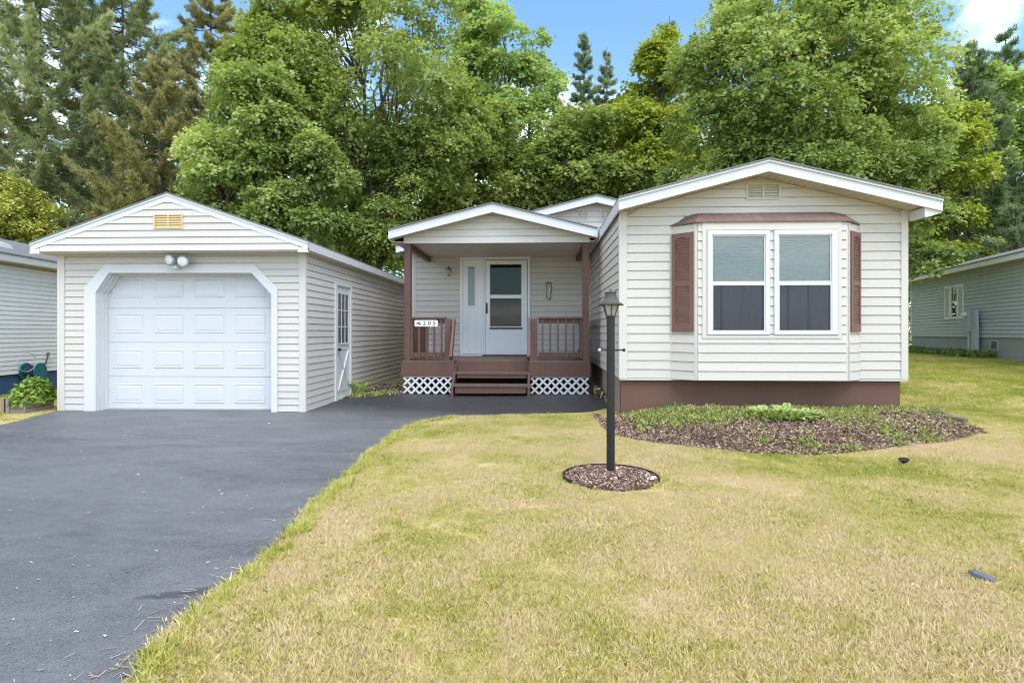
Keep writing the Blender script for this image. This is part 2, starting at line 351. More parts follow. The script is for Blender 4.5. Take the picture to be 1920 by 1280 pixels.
# ------------------------------------------------------------------ siding and walls
def siding(parent, O, u, n, z0, z1, e, left, right, m, holes=(), lip=.024, th=.002, skip_last=False):
    """lap boards on a vertical wall plane: O origin (x, y), u run direction, n outward; left(z)/right(z) ends; holes: convex polygons in (u, z)"""
    O = Vector((O[0], O[1])); u = Vector(u); n = Vector(n)
    def span(h, z):
        xs = []
        for i in range(len(h)):
            (a, za), (b, zb) = h[i], h[(i + 1) % len(h)]
            if (za - z) * (zb - z) < 0: xs.append(a + (b - a) * (z - za) / (zb - za))
        return (min(xs), max(xs)) if len(xs) >= 2 else None
    z = z0
    while z < z1 - .012:
        zt = min(z + e, z1)
        cuts = sorted({z, zt} | {q[1] for h in holes for q in h if z + 1e-4 < q[1] < zt - 1e-4})
        out_mbs = []; runs = []                              # pieces of this course that touch form one board
        for a, b in zip(cuts, cuts[1:]):
            if b - a < .004: continue
            ea, eb = a + 1e-5, b - 1e-5
            segs = [(left(ea), right(ea), left(eb), right(eb))]
            for h in holes:
                sa, sb = span(h, ea), span(h, eb)
                if not sa or not sb: continue
                out = []
                for (l0, r0, l1, r1) in segs:
                    if max(sa[1], sb[1]) <= min(l0, l1) or min(sa[0], sb[0]) >= max(r0, r1): out.append((l0, r0, l1, r1)); continue
                    if sa[0] > l0 or sb[0] > l1: out.append((l0, min(r0, sa[0]), l1, min(r1, sb[0])))
                    if sa[1] < r0 or sb[1] < r1: out.append((max(l0, sa[1]), r0, max(l1, sb[1]), r1))
                segs = out
            gzv = z + e - .016                 # the face tucks in behind the lip of the course above
            def off(q): return lip - (lip * .5) * (q - z) / (e - .016) if q <= gzv else lip * .5 - (lip * .5 - th) * (q - gzv) / .016
            zz_ = [a] + ([gzv] if a + .002 < gzv < b - .002 else []) + [b]
            for (l0, r0, l1, r1) in segs:
                if r0 - l0 < .003 and r1 - l1 < .003: continue
                def P(q, o, zz): c = O + u * q + n * o; return (c.x, c.y, zz)
                mb = next((q[0] for q in runs if q[1] < r0 - .002 and q[2] > l0 + .002 and abs(q[3] - a) < 1e-6), None)
                if mb is None: mb = MB()
                runs = [q for q in runs if q[0] is not mb or q[3] == b] + [(mb, l1, r1, b)]
                if mb not in out_mbs: out_mbs.append(mb)
                fl_ = lambda q: l0 + (l1 - l0) * (q - a) / (b - a)
                fr2 = lambda q: r0 + (r1 - r0) * (q - a) / (b - a)
                mb.quadbox([P(l0, 0, a)] + [P(fl_(q), off(q), q) for q in zz_] + [P(l1, 0, b)], [P(r0, 0, a)] + [P(fr2(q), off(q), q) for q in zz_] + [P(r1, 0, b)])
        for mb in out_mbs: mb.build('siding_board', m, parent)
        z += e
def slab(name, m, parent, O, u, n, poly, o0, o1, holes=None):
    """a slab on a wall plane from offset o0 to o1 along n, outline poly in (u, z)"""
    O = Vector((O[0], O[1])); u = Vector(u); n = Vector(n)
    P = lambda q, o: (O.x + u.x * q[0] + n.x * o, O.y + u.y * q[0] + n.y * o, q[1])
    return MB().quadbox([P(q, o0) for q in poly], [P(q, o1) for q in poly]).build(name, m, parent)
def rect(a, b, c, d): return [(a, c), (b, c), (b, d), (a, d)]
def ring(mb, O, u, n, outer, inner, o0, o1):
    """a flat frame between two outlines with the same number of corners"""
    O = Vector((O[0], O[1])); u = Vector(u); n = Vector(n)
    P = lambda q, o: (O.x + u.x * q[0] + n.x * o, O.y + u.y * q[0] + n.y * o, q[1])
    k = len(outer)
    for i in range(k):
        j = (i + 1) % k
        q = [outer[i], outer[j], inner[j], inner[i]]
        mb.quadbox([P(c, o0) for c in q], [P(c, o1) for c in q])
    return mb
def frame(name, m, parent, O, u, n, outer, inner, o0, o1): return ring(MB(), O, u, n, outer, inner, o0, o1).build(name, m, parent)
FX, FN = (1, 0), (0, -1)                       # walls facing the camera

# ================================================================== GROUND
xs = np.unique(np.concatenate([np.linspace(-400, -40, 12), np.linspace(-40, -10, 25), np.arange(-10, 12, .2), np.linspace(12, 40, 30), np.linspace(40, 400, 12)]))
ys = np.unique(np.concatenate([np.linspace(-120, -4, 8), np.arange(-4, 14, .2), np.linspace(14, 40, 40), np.linspace(40, 600, 14)]))
XX, YY = np.meshgrid(xs, ys); ZZ = gz(XX, YY)
nx, ny = len(xs), len(ys)
me = bpy.data.meshes.new('lawn_ground')
me.from_pydata(np.stack([XX, YY, ZZ], -1).reshape(-1, 3).tolist(), [], [[j * nx + i, j * nx + i + 1, (j + 1) * nx + i + 1, (j + 1) * nx + i] for j in range(ny - 1) for i in range(nx - 1)])
me.polygons.foreach_set('use_smooth', [True] * len(me.polygons)); me.materials.append(M['soil'])
tag(link(bpy.data.objects.new('lawn_ground', me)), 'dry patchy lawn ground in front of the houses', kind='structure')
def inside(poly, x, y):
    x = np.asarray(x); y = np.asarray(y); c = np.zeros(x.shape, bool); n = len(poly)
    for i in range(n):
        x1, y1 = poly[i]; x2, y2 = poly[(i + 1) % n]
        k = ((y1 > y) != (y2 > y)) & (x < (x2 - x1) * (y - y1) / ((y2 - y1) or 1e-9) + x1); c ^= k
    return c
def densify(pts, step=.12, jit=0, seed=1):
    rg = random.Random(seed); out = []
    for a, b in zip(pts, pts[1:] + pts[:1]):
        d = math.dist(a, b); k = max(1, int(d / step))
        for i in range(k):
            t = i / k; out.append((a[0] + (b[0] - a[0]) * t + rg.uniform(-jit, jit), a[1] + (b[1] - a[1]) * t + rg.uniform(-jit, jit)))
    return out
def sheet(name, poly, zf, m, step=.25):
    bx = [p[0] for p in poly]; by = [p[1] for p in poly]
    gx, gy = np.meshgrid(np.arange(min(bx), max(bx), step), np.arange(min(by), max(by), step)); k = inside(poly, gx, gy)
    pts = [Vector(p) for p in poly]; E = [(i, (i + 1) % len(poly)) for i in range(len(poly))]
    pts += [Vector((a, b)) for a, b in zip(gx[k], gy[k])]
    v, e, f, *_ = delaunay_2d_cdt(pts, E, [], 1, 1e-5)
    vx = np.array([p.x for p in v]); vy = np.array([p.y for p in v]); vz = zf(vx, vy)
    me = bpy.data.meshes.new(name); me.from_pydata(list(zip(vx.tolist(), vy.tolist(), vz.tolist())), [], f)
    me.polygons.foreach_set('use_smooth', [True] * len(me.polygons)); me.materials.append(m)
    o = link(bpy.data.objects.new(name, me))
    if me.polygons and me.polygons[0].normal.z < 0: me.flip_normals()
    return o
GD, HD, RD, PD = 9.15, 8.60, 13.16, 11.0       # depth of garage front, house front, rear wall, porch front
gL, gR = AX(112, GD), AX(572, GD)              # garage left and right walls
hL, hR = AX(1163, HD), AX(1698, HD)
edge = [G(*p).xy for p in [(255, 1290), (300, 1232), (345, 1180), (420, 1118), (500, 1050), (562, 985), (640, 905), (700, 850), (745, 812), (790, 793), (860, 782), (960, 777), (1060, 774), (1112, 771), (1136, 765)]]
drive = [(-1.75, .6), (-1.62, 1.4)] + [tuple(p) for p in edge] + [(hL - .02, 9.2), (hL - .05, 11.35), (-2.75, 11.35), (gR + .35, 10.9), (gR + .02, 10.9), (gR + .02, GD + .02), (gR - .2, GD + .45), (gL + .2, GD + .45), (gL - .02, GD + .02), (gL - .02, GD - .02)]
drive += [tuple(G(20, 793).xy), tuple(G(-150, 826).xy), (-12, 6.2), (-13, .6)]
drive = densify(drive, .15, .012)
tag(sheet('driveway', drive, lambda x, y: gz(x, y) + .008, M['asphalt']), 'dark sealed asphalt driveway', kind='structure')
# ---- mulch bed in front of the house
bed = [G(*p).xy for p in [(1112, 772), (1122, 795), (1150, 818), (1230, 832), (1330, 844), (1430, 851), (1530, 854), (1620, 848), (1700, 840), (1790, 826), (1852, 812), (1830, 801), (1795, 792)]]
bed = densify([tuple(p) for p in bed] + [(hR + .55, HD + .12), (hR, HD + .12), (hL + .02, HD + .12), (hL - .2, HD - .3)], .18, .03, 3)
bc = (sum(p[0] for p in bed) / len(bed), sum(p[1] for p in bed) / len(bed))
def bedz(x, y):
    d = np.full(np.shape(x), 9.0)
    for a, b in zip(bed, bed[1:] + bed[:1]):
        ex, ey = b[0] - a[0], b[1] - a[1]; t = np.clip(((x - a[0]) * ex + (y - a[1]) * ey) / (ex * ex + ey * ey + 1e-9), 0, 1)
        d = np.minimum(d, np.hypot(x - a[0] - t * ex, y - a[1] - t * ey))
    back = ss(HD + .1, HD - .7, y) if False else 1
    return gz(x, y) + .006 + .07 * ss(0, .6, d) + .015 * np.sin(x * 5) * np.sin(y * 6) * ss(0, .3, d)
tag(sheet('mulch_bed', bed, bedz, M['mulch'], .12), 'raised mulch bed below the bay window', kind='structure')
LP = G(1145, 889); RINGR = .41
lc = (G(1145, 897).x, G(1145, 897).y)
# ---- chips
rng = np.random.default_rng(11)
def unit(v): return v / np.maximum(np.linalg.norm(v, axis=-1, keepdims=True), 1e-9)
def chips(name, P, size, m, seed, tilt=.5, ratio=.35, tint=None):
    g = np.random.default_rng(seed); n = len(P)
    nr = unit(np.stack([g.normal(0, tilt, n), g.normal(0, tilt, n), np.ones(n)], -1)); d = unit(np.cross(nr, g.normal(size=(n, 3)))); s = np.cross(nr, d)
    l = (size * g.uniform(.5, 1.5, n))[:, None]; wd = l * ratio * g.uniform(.5, 1.4, (n, 1))
    V = np.stack([P - d * l - s * wd, P + d * l - s * wd * .7, P + d * l * .9 + s * wd, P - d * l * .95 + s * wd * .8], 1)
    return npmesh(name, V, 4, m, None, g.uniform(0, 1, n) ** 1.4 if tint is None else tint)
x = rng.uniform(min(p[0] for p in bed), max(p[0] for p in bed), 95000); y = rng.uniform(min(p[1] for p in bed), max(p[1] for p in bed), 95000)
k = inside(bed, x, y); x, y = x[k], y[k]
tag(chips('mulch_chips', np.stack([x, y, bedz(x, y) + rng.uniform(.002, .018, len(x))], -1), .014, M['chips'], 5), 'brown shredded bark mulch covering the bed', 'mulch', kind='stuff')
a = rng.uniform(0, 6.283, 5200); r = RINGR * np.sqrt(rng.uniform(0, .97, 5200))
x, y = lc[0] + r * np.cos(a), lc[1] + r * np.sin(a)
tag(chips('lamp_mulch', np.stack([x, y, gz(x, y) + .012 + .02 * (1 - (r / RINGR) ** 2) + rng.uniform(0, .012, len(x))], -1), .016, M['chips'], 6), 'bark mulch inside the ring round the lamp post', 'mulch', kind='stuff')

# ================================================================== GARAGE
GC = AX(318, GD)
gar = empty('garage', ((gL + gR) / 2, GD, 0), 'single car garage with cream siding, white panelled door and clipped-corner door trim', 'garage')
GB = 16.2                                      # rear wall
gw0, gw1 = gL, gR
OV = 8.84                                      # front plane of the overhanging gable
gz_eave_px = AZ(578, 470, OV)                  # bottom of the gable
ez = AZ(320, 470, OV)
# front wall, with the opening cut out of the siding
OP = [AX(190, GD), AX(512, GD), AZ(320, 773, GD), AZ(320, 513, GD)]
o_in = [(AX(183, GD), -.02), (AX(511, GD), -.02), (AX(511, GD), AZ(511, 552, GD)), (AX(474, GD), AZ(474, 512, GD)), (AX(207, GD), AZ(207, 512, GD)), (AX(183, GD), AZ(183, 548, GD))]
o_out = [(AX(161, GD), -.02), (AX(522, GD), -.02), (AX(522, GD), AZ(522, 540, GD)), (AX(480, GD), AZ(480, 497, GD)), (AX(200, GD), AZ(200, 497, GD)), (AX(161, GD), AZ(161, 540, GD))]
fw = MB()
wt = ez + .05
TH = .12
for poly in ([(gw0, 0), (o_in[0][0], 0), o_in[5], (o_in[5][0], wt), (gw0, wt)], [(o_in[1][0], 0), (gw1, 0), (gw1, wt), (o_in[2][0], wt), o_in[2]],
             [o_in[5], o_in[4], (o_in[4][0], wt), (o_in[5][0], wt)], [o_in[3], o_in[2], (o_in[2][0], wt), (o_in[3][0], wt)], [o_in[4], o_in[3], (o_in[3][0], wt), (o_in[4][0], wt)]):
    fw.prism_y(poly, GD, GD + TH)
wall = fw.build('wall', M['wall'], gar)
gtrimL, gtrimR = AX(123, GD), AX(562, GD)
siding(wall, (0, GD), FX, FN, .015, wt, .1095, lambda z: gtrimL, lambda z: gtrimR, M['vinyl'], [o_out])
MB().box(gw0 - .02, gtrimL + .003, GD - .03, GD + .03, .01, wt - .02).build('corner_trim', M['cream'], gar)
MB().box(gtrimR - .003, gw1 + .02, GD - .03, GD + .0, .01, wt - .02).build('corner_trim', M['cream'], gar)
tr = frame('door_trim', M['white'], gar, (0, 0), FX, (0, 1), o_out[1:] + o_out[:1], o_in[1:] + o_in[:1], GD - .045, GD + .0)
# drop the bottom bar of the trim: it lies below ground already
jb = MB(); JD = GD + .21                        # jamb lining, three stepped stops
for s0, s1, inset in ((GD + .001, GD + .08, .004), (GD + .08, GD + .15, .018), (GD + .15, JD, .034)):
    ctr = ((o_in[0][0] + o_in[1][0]) / 2, 1.0)
    inn = [(x + (inset if x < ctr[0] else -inset), z - (inset if z > 1.2 else 0)) for x, z in o_in]
    outr = [(x + (-.05 if x < ctr[0] else .05), z + (.05 if z > 1.2 else 0)) for x, z in o_in]
    for i in range(1, 5 + 1):
        a_, b_ = i, (i + 1) % 6
        if i == 0: continue
        q = [outr[a_], outr[b_], inn[b_], inn[a_]]
        jb.quadbox([(c[0], s0, c[1]) for c in q], [(c[0], s1 - .002, c[1]) for c in q])
jb.build('door_jamb', M['white'], gar)
# sectional door
dx0, dx1, dz0, dz1 = o_in[0][0] - .04, o_in[1][0] + .04, float(gz(GC, GD)) + .02, o_in[3][1] + .04
door = box('garage_door', M['door'], gar, dx0, dx1, JD + .012, JD + .05, dz0 - .01, dz1)
vx0, vx1 = AX(190, JD), AX(512, JD)
zs = [AZ(320, p, JD) for p in (770, 706, 642, 578, 513)]; zs[0] = dz0
for a_, b_ in zip(zs, zs[1:]): MB().box(dx0, dx1, JD, JD + .011, a_ + .004, b_ - .004).build('door_section', M['door'], door, bevel=.004)
for (pa, pb) in [(214, 266), (291, 342), (366, 419), (443, 496)]:
    for (ta, tb) in [(524, 558), (588, 624), (655, 690), (719, 755)]:
        x0, x1, z0, z1 = AX(pa - 2, JD), AX(pb + 2, JD), AZ(320, tb, JD), AZ(320, ta, JD)
        mb = MB(); y0 = JD
        def loop(i, y): return [(x0 + i, y, z0 + i), (x1 - i, y, z0 + i), (x1 - i, y, z1 - i), (x0 + i, y, z1 - i)]
        # a raised field inside a pressed groove: bead out, then field
        for (i0, ya, i1, yb) in ((0, y0 - .001, .012, y0 - .010), (.012, y0 - .010, .026, y0 - .002), (.026, y0 - .002, .06, y0 - .008)):
            A, B = loop(i0, ya), loop(i1, yb); k0 = len(mb.v); mb.v += A + B
            for q in range(4): mb.f.append([k0 + q, k0 + (q + 1) % 4, k0 + 4 + (q + 1) % 4, k0 + 4 + q])
        mb.poly(loop(.06, y0 - .008)); mb.build('raised_panel', M['door'], door)
MB().box(dx0, dx1, JD - .012, JD + .03, dz0 - .018, dz0 + .012).build('bottom_seal', M['greybox'], door)
box('interior_backing', M['dark'], gar, dx0 - .05, dx1 + .05, JD + .06, JD + .1, 0, wt)
# side wall
wall = MB().box(gw1 - TH, gw1, GD + .002, GB, -.05, wt + .02).build('wall', M['wall'], gar)
def side_y(px):                                # where a pixel column meets the garage's right wall
    r = ray(px, HOR); return r.y * gw1 / r.x
def side_z(px, py): r = ray(px, py); return CAMZ + r.z * gw1 / r.x
dy0, dy1 = side_y(627), side_y(655); dzt = side_z(627, 531); dzb = float(gz(gw1 + .1, dy0)) + .03
siding(wall, (gw1, GD), (0, 1), (1, 0), .015, wt, .1095, lambda z: .035, lambda z: GB - GD, M['vinyl'], [rect(dy0 - GD - .03, dy1 - GD + .03, -.1, dzt + .03)])
MB().box(gw1 + .0, gw1 + .022, GD - .0, GD + .04, .01, wt - .02).build('corner_trim', M['cream'], gar)
SU, SN = (0, 1), (1, 0)
gd1 = gw1 + .027
frame('side_door_frame', M['white'], gar, (gd1, 0), SU, SN, rect(dy0 - .035, dy1 + .035, dzb - .04, dzt + .035), rect(dy0 + .03, dy1 - .03, dzb + .012, dzt - .03), -.02, .022)
sd = slab('side_door', M['door'], gar, (gd1, 0), SU, SN, rect(dy0 + .032, dy1 - .032, dzb + .014, dzt - .032), -.045, -.012)
Wd = dy1 - dy0; wy0, wy1 = dy0 + .14 * Wd, dy1 - .13 * Wd; wz1 = side_z(627, 549); wz0 = side_z(640, 643)
frame('door_window_frame', M['white'], sd, (gd1, 0), SU, SN, rect(wy0 - .03, wy1 + .03, wz0 - .03, wz1 + .03), rect(wy0, wy1, wz0, wz1), -.013, .004)
for i in range(3):
    for j in range(3):
        pw, ph = (wy1 - wy0) / 3, (wz1 - wz0) / 3
        slab('pane', M['glass'], sd, (gd1, 0), SU, SN, rect(wy0 + i * pw + .008, wy0 + (i + 1) * pw - .008, wz0 + j * ph + .008, wz0 + (j + 1) * ph - .008), -.0115, -.0085)
mb = MB()
for i in (1, 2):
    q = wy0 + i * (wy1 - wy0) / 3; mb.box(gd1 - .0118, gd1 - .002, q - .009, q + .009, wz0, wz1)
    q = wz0 + i * (wz1 - wz0) / 3; mb.box(gd1 - .0118, gd1 - .003, wy0, wy1, q - .009, q + .009)
mb.build('muntin', M['white'], sd)
slab('window_curtain', M['lace'], sd, (gd1, 0), SU, SN, rect(wy0 + .33 * (wy1 - wy0), wy1, wz0, wz1), -.0119, -.0116)
slab('window_dark', M['curtain'], sd, (gd1, 0), SU, SN, rect(wy0, wy0 + .33 * (wy1 - wy0), wz0, wz1), -.0119, -.0116)
mb = MB(); py0, py1, pz0, pz1 = wy0, wy1, dzb + .12, wz0 - .10
for (z0, z1) in ((pz0, pz0 + .17), (pz1 - .03, pz1)): pass
ring(mb, (gd1, 0), SU, SN, rect(py0, py1, pz0, pz1), rect(py0 + .03, py1 - .03, pz0 + .03, pz1 - .03), -.013, -.003)
mb.bar((gd1 - .007, py0 + .02, pz0 + .03), (gd1 - .007, py1 - .02, pz1 - .03), .01, .04, (1, 0, 0)); mb.bar((gd1 - .0065, py1 - .02, pz0 + .03), (gd1 - .0065, py0 + .02, pz1 - .03), .01, .04, (1, 0, 0))
mb.build('crossbuck_panel', M['door'], sd)
hz = side_z(632, 655)
hd = MB(); hd.tube([(gd1 - .012, dy0 + .085, hz), (gd1 + .03, dy0 + .085, hz)], .02, 8); hd.lathe((gd1 + .045, dy0 + .085, hz), [(.012, -.028), (.03, -.012), (.03, .012), (.012, .028)], 10); hd.box(gd1 - .012, gd1 - .006, dy0 + .06, dy0 + .11, hz - .12, hz + .04)
hd.build('door_handle', M['black'], sd)
slab('drip_cap', M['greybox'], gar, (gw1, 0), SU, SN, rect(dy0 - .04, dy1 + .04, dzt + .036, dzt + .05), .0, .035)
box('wall', M['wall'], gar, gw0, gw0 + TH, GD + .002, GB, -.05, wt + .02)
box('wall', M['wall'], gar, gw0 + .001, gw1 - .001, GB, GB + .1, -.05, wt + .02)
# roof
pk = at(318, 363, OV); rR = at(578, 455, OV); rL = at(58, 455, OV); slope = (pk.z - .5 * (rR.z + rL.z)) / (.5 * (rR.x - rL.x)); hw = .5 * (rR.x - rL.x); pcx = .5 * (rR.x + rL.x); pkz = pk.z
def rz(x): return pkz - abs(x - pcx) * slope
fb = .115                                      # fascia depth
GF = OV - .02
for s in (-1, 1):
    a_ = (pcx, pkz); b_ = (pcx + s * hw, rz(pcx + hw))
    MB().prism_y([a_, b_, (b_[0], b_[1] + .02), (a_[0], a_[1] + .02)], GF - .02, GB + .25).build('roof_slope', M['shingle'], gar)
    MB().prism_y([(a_[0], a_[1] - .002), (b_[0], b_[1] - .002), (b_[0], b_[1] - fb), (a_[0], a_[1] - fb * 1.02)], GF, OV + .0).build('rake_fascia', M['white'], gar)
    MB().prism_y([(a_[0], a_[1] - .002), (b_[0], b_[1] - .002), (b_[0], b_[1] - .03), (a_[0], a_[1] - .03)], GF - .012, GF - .002).build('drip_edge', M['alu'], gar)
    xo = pcx + s * hw
    MB().box(xo - s * .03, xo, GF + .002, GB + .2, b_[1] - fb - .012, b_[1] - .003).build('eave_fascia', M['white'], gar)
    MB().box(xo - s * .032, pcx + s * (hw - .33), OV + .002, GB + .2, ez - .015, ez + .002).build('soffit', M['soffit'], gar)
    MB().prism_y([(xo, b_[1] - fb * .9), (xo, b_[1] - fb - .05), (xo - s * .16, b_[1] - fb - .05), (xo - s * .16, b_[1] - fb * .7)], GF - .004, OV + .03).build('eave_return', M['white'], gar)
gable = MB().prism_y([(pcx - hw + .06, ez), (pcx + hw - .06, ez), (pcx + hw - .06, rz(pcx + hw - .06) - .01), (pcx, pkz - .01), (pcx - hw + .06, rz(pcx + hw - .06) - .01)], OV + .004, OV + .1).build('gable_wall', M['wall'], gar)
gbh = AZ(320, 447, OV); hww = hw - .12
gl = lambda z: max(pcx - hww, pcx - (pkz - z - fb * .75) / slope); gr = lambda z: min(pcx + hww, pcx + (pkz - z - fb * .75) / slope)
vent = rect(AX(290, OV), AX(344, OV), AZ(318, 429, OV), AZ(318, 402, OV))
siding(gable, (0, OV + .004), FX, FN, ez + .0, pkz - fb, .1085, gl, gr, M['vinyl'], [vent])
MB().box(pcx - hww, pcx + hww, OV + .004, GD - .002, ez - .016, ez - .004).build('soffit', M['soffit'], gar)
def gable_vent(parent, v, y, m, nslat, name='gable_vent'):
    (x0, z0), _, (x1, z1), _ = v; o = frame(name, m, parent, (0, y), FX, FN, v, rect(x0 + .022, x1 - .022, z0 + .018, z1 - .018), 0, .028)
    box('vent_back', M['wall'] if m is M['cream'] else M['tan_vent'], o, x0 + .001, x1 - .001, y - .004, y - .001, z0 + .001, z1 - .001)
    xm = (x0 + x1) / 2; box('mullion', m, o, xm - .012, xm + .012, y - .026, y - .0045, z0 + .018, z1 - .018)
    for a_, b_ in ((x0 + .022, xm - .012), (xm + .012, x1 - .022)):
        for i in range(nslat):
            z = z0 + .018 + (i + .12) * (z1 - z0 - .036) / nslat; h = (z1 - z0 - .036) / nslat * .62
            MB().quadbox([(a_, y - .024, z), (a_, y - .02, z), (a_, y - .006, z + h), (a_, y - .01, z + h)], [(b_, y - .024, z), (b_, y - .02, z), (b_, y - .006, z + h), (b_, y - .01, z + h)]).build('louver', m, o)
    return o
gable_vent(gar, vent, OV - .002, M['tan_vent'], 5)
# floodlight over the door
fl = empty('floodlight', at(333, 500, GD - .06), 'white twin floodlight with motion sensor above the garage door', 'light')
c = at(333, 497, GD - .05); mb = MB(); mb.tube([(c.x, GD - .044, c.z), (c.x, GD - .085, c.z)], .055, 14); mb.build('mount_plate', M['alu'], fl)
mb = MB(); mb.lathe((c.x, GD - .11, c.z - .06), [(.018, -.012), (.05, -.005), (.055, .02), (.03, .045), (.012, .06)], 12); mb.build('motion_sensor', M['white'], fl)
for px, py, sx in ((321, 487, -1), (345, 490, 1)):
    h = at(px, py, GD - .16); ax = Vector((sx * .22 - .12, -.92, -.16)).normalized()
    mb = MB(); mb.tube([(c.x, GD - .08, c.z), (c.x + sx * .03, GD - .08, c.z + .04), tuple(h - ax * -.0 + Vector((0, .07, 0)))], .014, 8); mb.build('swivel_arm', M['alu'], fl)
    mb = MB(); mb.tube([h - ax * .075, h - ax * .05, h - ax * .01, h + ax * .03, h + ax * .045], [.03, .06, .08, .09, .09], 16); mb.build('lamp_housing', M['greybox'], fl, smooth=True)
    mb = MB(); mb.tube([h + ax * .046, h + ax * .056, h + ax * .062], [.082, .07, .02], 16); mb.build('lamp_lens', M['lens'], fl, smooth=True)

# ================================================================== HOUSE
hg = float(gz(4, HD))
house = empty('house', ((hL + hR) / 2, HD, hg), 'cream sided single-storey house with bay window and brown covered porch', 'house')
hz0 = AZ(1400, 709, HD)                        # bottom of siding
FO = 8.20                                      # fascia plane
hpk = at(1442, 299, FO); hre = at(1768, 373, FO); hle = at(1160, 372, FO)
hsl = (hpk.z - hre.z) / (hre.x - hpk.x); hslL = (hpk.z - hle.z) / (hpk.x - hle.x)
def hrz(x): return hpk.z - (x - hpk.x) * hsl if x > hpk.x else hpk.z - (hpk.x - x) * hslL
hfb = .165
HB = 17.5
soz = lambda x: hrz(x) - hfb + .03            # underside of the roof above the wall
# front wall, siding cut for the bay
BD = 8.33
bxL, bxR = AX(1258, HD), AX(1610, HD); bfL, bfR = AX(1305, BD), AX(1590, BD)
btop = AZ(1440, 418, BD)
fwall = MB().prism_y([(hL, hz0 + .01), (hR, hz0 + .01), (hR, soz(hR)), (hpk.x, soz(hpk.x)), (hL, soz(hL))], HD, HD + .15).build('front_wall', M['wall'], house)
tL, tR = AX(1175, HD), AX(1688, HD)
lf = lambda z: max(tL, hpk.x - (hpk.z - hfb + .02 - z) / hslL); rf = lambda z: min(tR, hpk.x + (hpk.z - hfb + .02 - z) / hsl)
hv = rect(AX(1398, HD), AX(1462, HD), AZ(1430, 375, HD), AZ(1430, 345, HD))
siding(fwall, (0, HD), FX, FN, hz0, soz(hpk.x), .1325, lf, rf, M['vinyl'], [hv, rect(bxL, bxR, hz0 - .1, btop + .02)])
gable_vent(house, hv, HD - .004, M['cream'], 5)
for (a_, b_) in ((hL - .02, tL + .003), (tR - .003, hR + .02)): box('corner_trim', M['cream'], house, a_, b_, HD - .03, HD - .0, hz0 - .006, soz((a_ + b_) / 2) - .005)
box('base_trim', M['white'], house, hL - .012, hR + .012, HD - .022, HD, hz0 - .03, hz0 - .0065)
# left side wall (faces the porch)
sdw = box('side_wall', M['wall'], house, hL, hL + .12, HD + .152, HB, hz0 + .01, soz(hL) - .005)
siding(sdw, (hL, HD), (0, 1), (-1, 0), hz0, soz(hL) - .01, .1325, lambda z: .03, lambda z: HB - HD, M['vinyl'])
box('corner_trim', M['cream'], house, hL - .021, hL, HD + .0, HD + .07, hz0 - .006, soz(hL) - .02)
box('side_wall', M['wall'], house, hR - .12, hR, HD + .152, HB, hz0 + .01, soz(hR) - .005)
# foundation skirting
fs = box('foundation', M['found'], house, hL + .02, hR - .05, HD + .045, HD + .2, hg - .3, hz0 - .005)
box('side_foundation', M['found_side'], house, hL + .021, hL + .15, HD + .2, HB, hg - .3, hz0 - .02)
box('side_foundation', M['found_side'], house, hR - .18, hR - .051, HD + .2, HB, hg - .3, hz0 - .02)
# roof
for s, xe in ((-1, hle.x), (1, hre.x)):
    MB().prism_y([(hpk.x, hpk.z), (xe, hrz(xe)), (xe, hrz(xe) + .022), (hpk.x, hpk.z + .022)], FO - .035, HB).build('roof_slope', M['shingle'], house)
    MB().prism_y([(hpk.x, hpk.z - .002), (xe, hrz(xe) - .002), (xe, hrz(xe) - hfb), (hpk.x, hpk.z - hfb)], FO, FO + .025).build('rake_fascia', M['white'], house)
    MB().prism_y([(hpk.x, hpk.z - .002), (xe, hrz(xe) - .002), (xe, hrz(xe) - .032), (hpk.x, hpk.z - .032)], FO - .02, FO - .002).build('drip_edge', M['alu'], house)
    MB().box(xe - s * .025, xe, FO + .026, HB, hrz(xe) - hfb, hrz(xe) - .003).build('eave_fascia', M['white'], house)
    x1 = xe - s * .026
    # vented soffit strips under the front overhang
    k = 22
    for i in range(k):
        a_ = hpk.x + (x1 - hpk.x) * i / k; b_ = hpk.x + (x1 - hpk.x) * (i + .93) / k
        MB().prism_y([(a_, hrz(a_) - hfb + .03), (b_, hrz(b_) - hfb + .03), (b_, hrz(b_) - hfb + .042), (a_, hrz(a_) - hfb + .042)], FO + .026, HD + .001).build('soffit_strip', M['soffit'], house)
    if s > 0:
        MB().prism_y([(hR + .02, hrz(hR + .02) - hfb + .03), (x1, hrz(x1) - hfb + .005), (x1, hrz(x1) - hfb + .017), (hR + .02, hrz(hR + .02) - hfb + .042)], HD + .002, HB).build('soffit', M['soffit'], house)
        MB().prism_y([(xe, hrz(xe) - hfb + .002), (xe - .0, hrz(xe) - hfb - .02), (hR + .07, hrz(xe) - hfb - .075), (hR + .03, hrz(xe) - hfb - .075), (hR + .03, hrz(hR) - hfb - .002)], FO + .03, HD - .04).build('eave_return', M['white'], house)
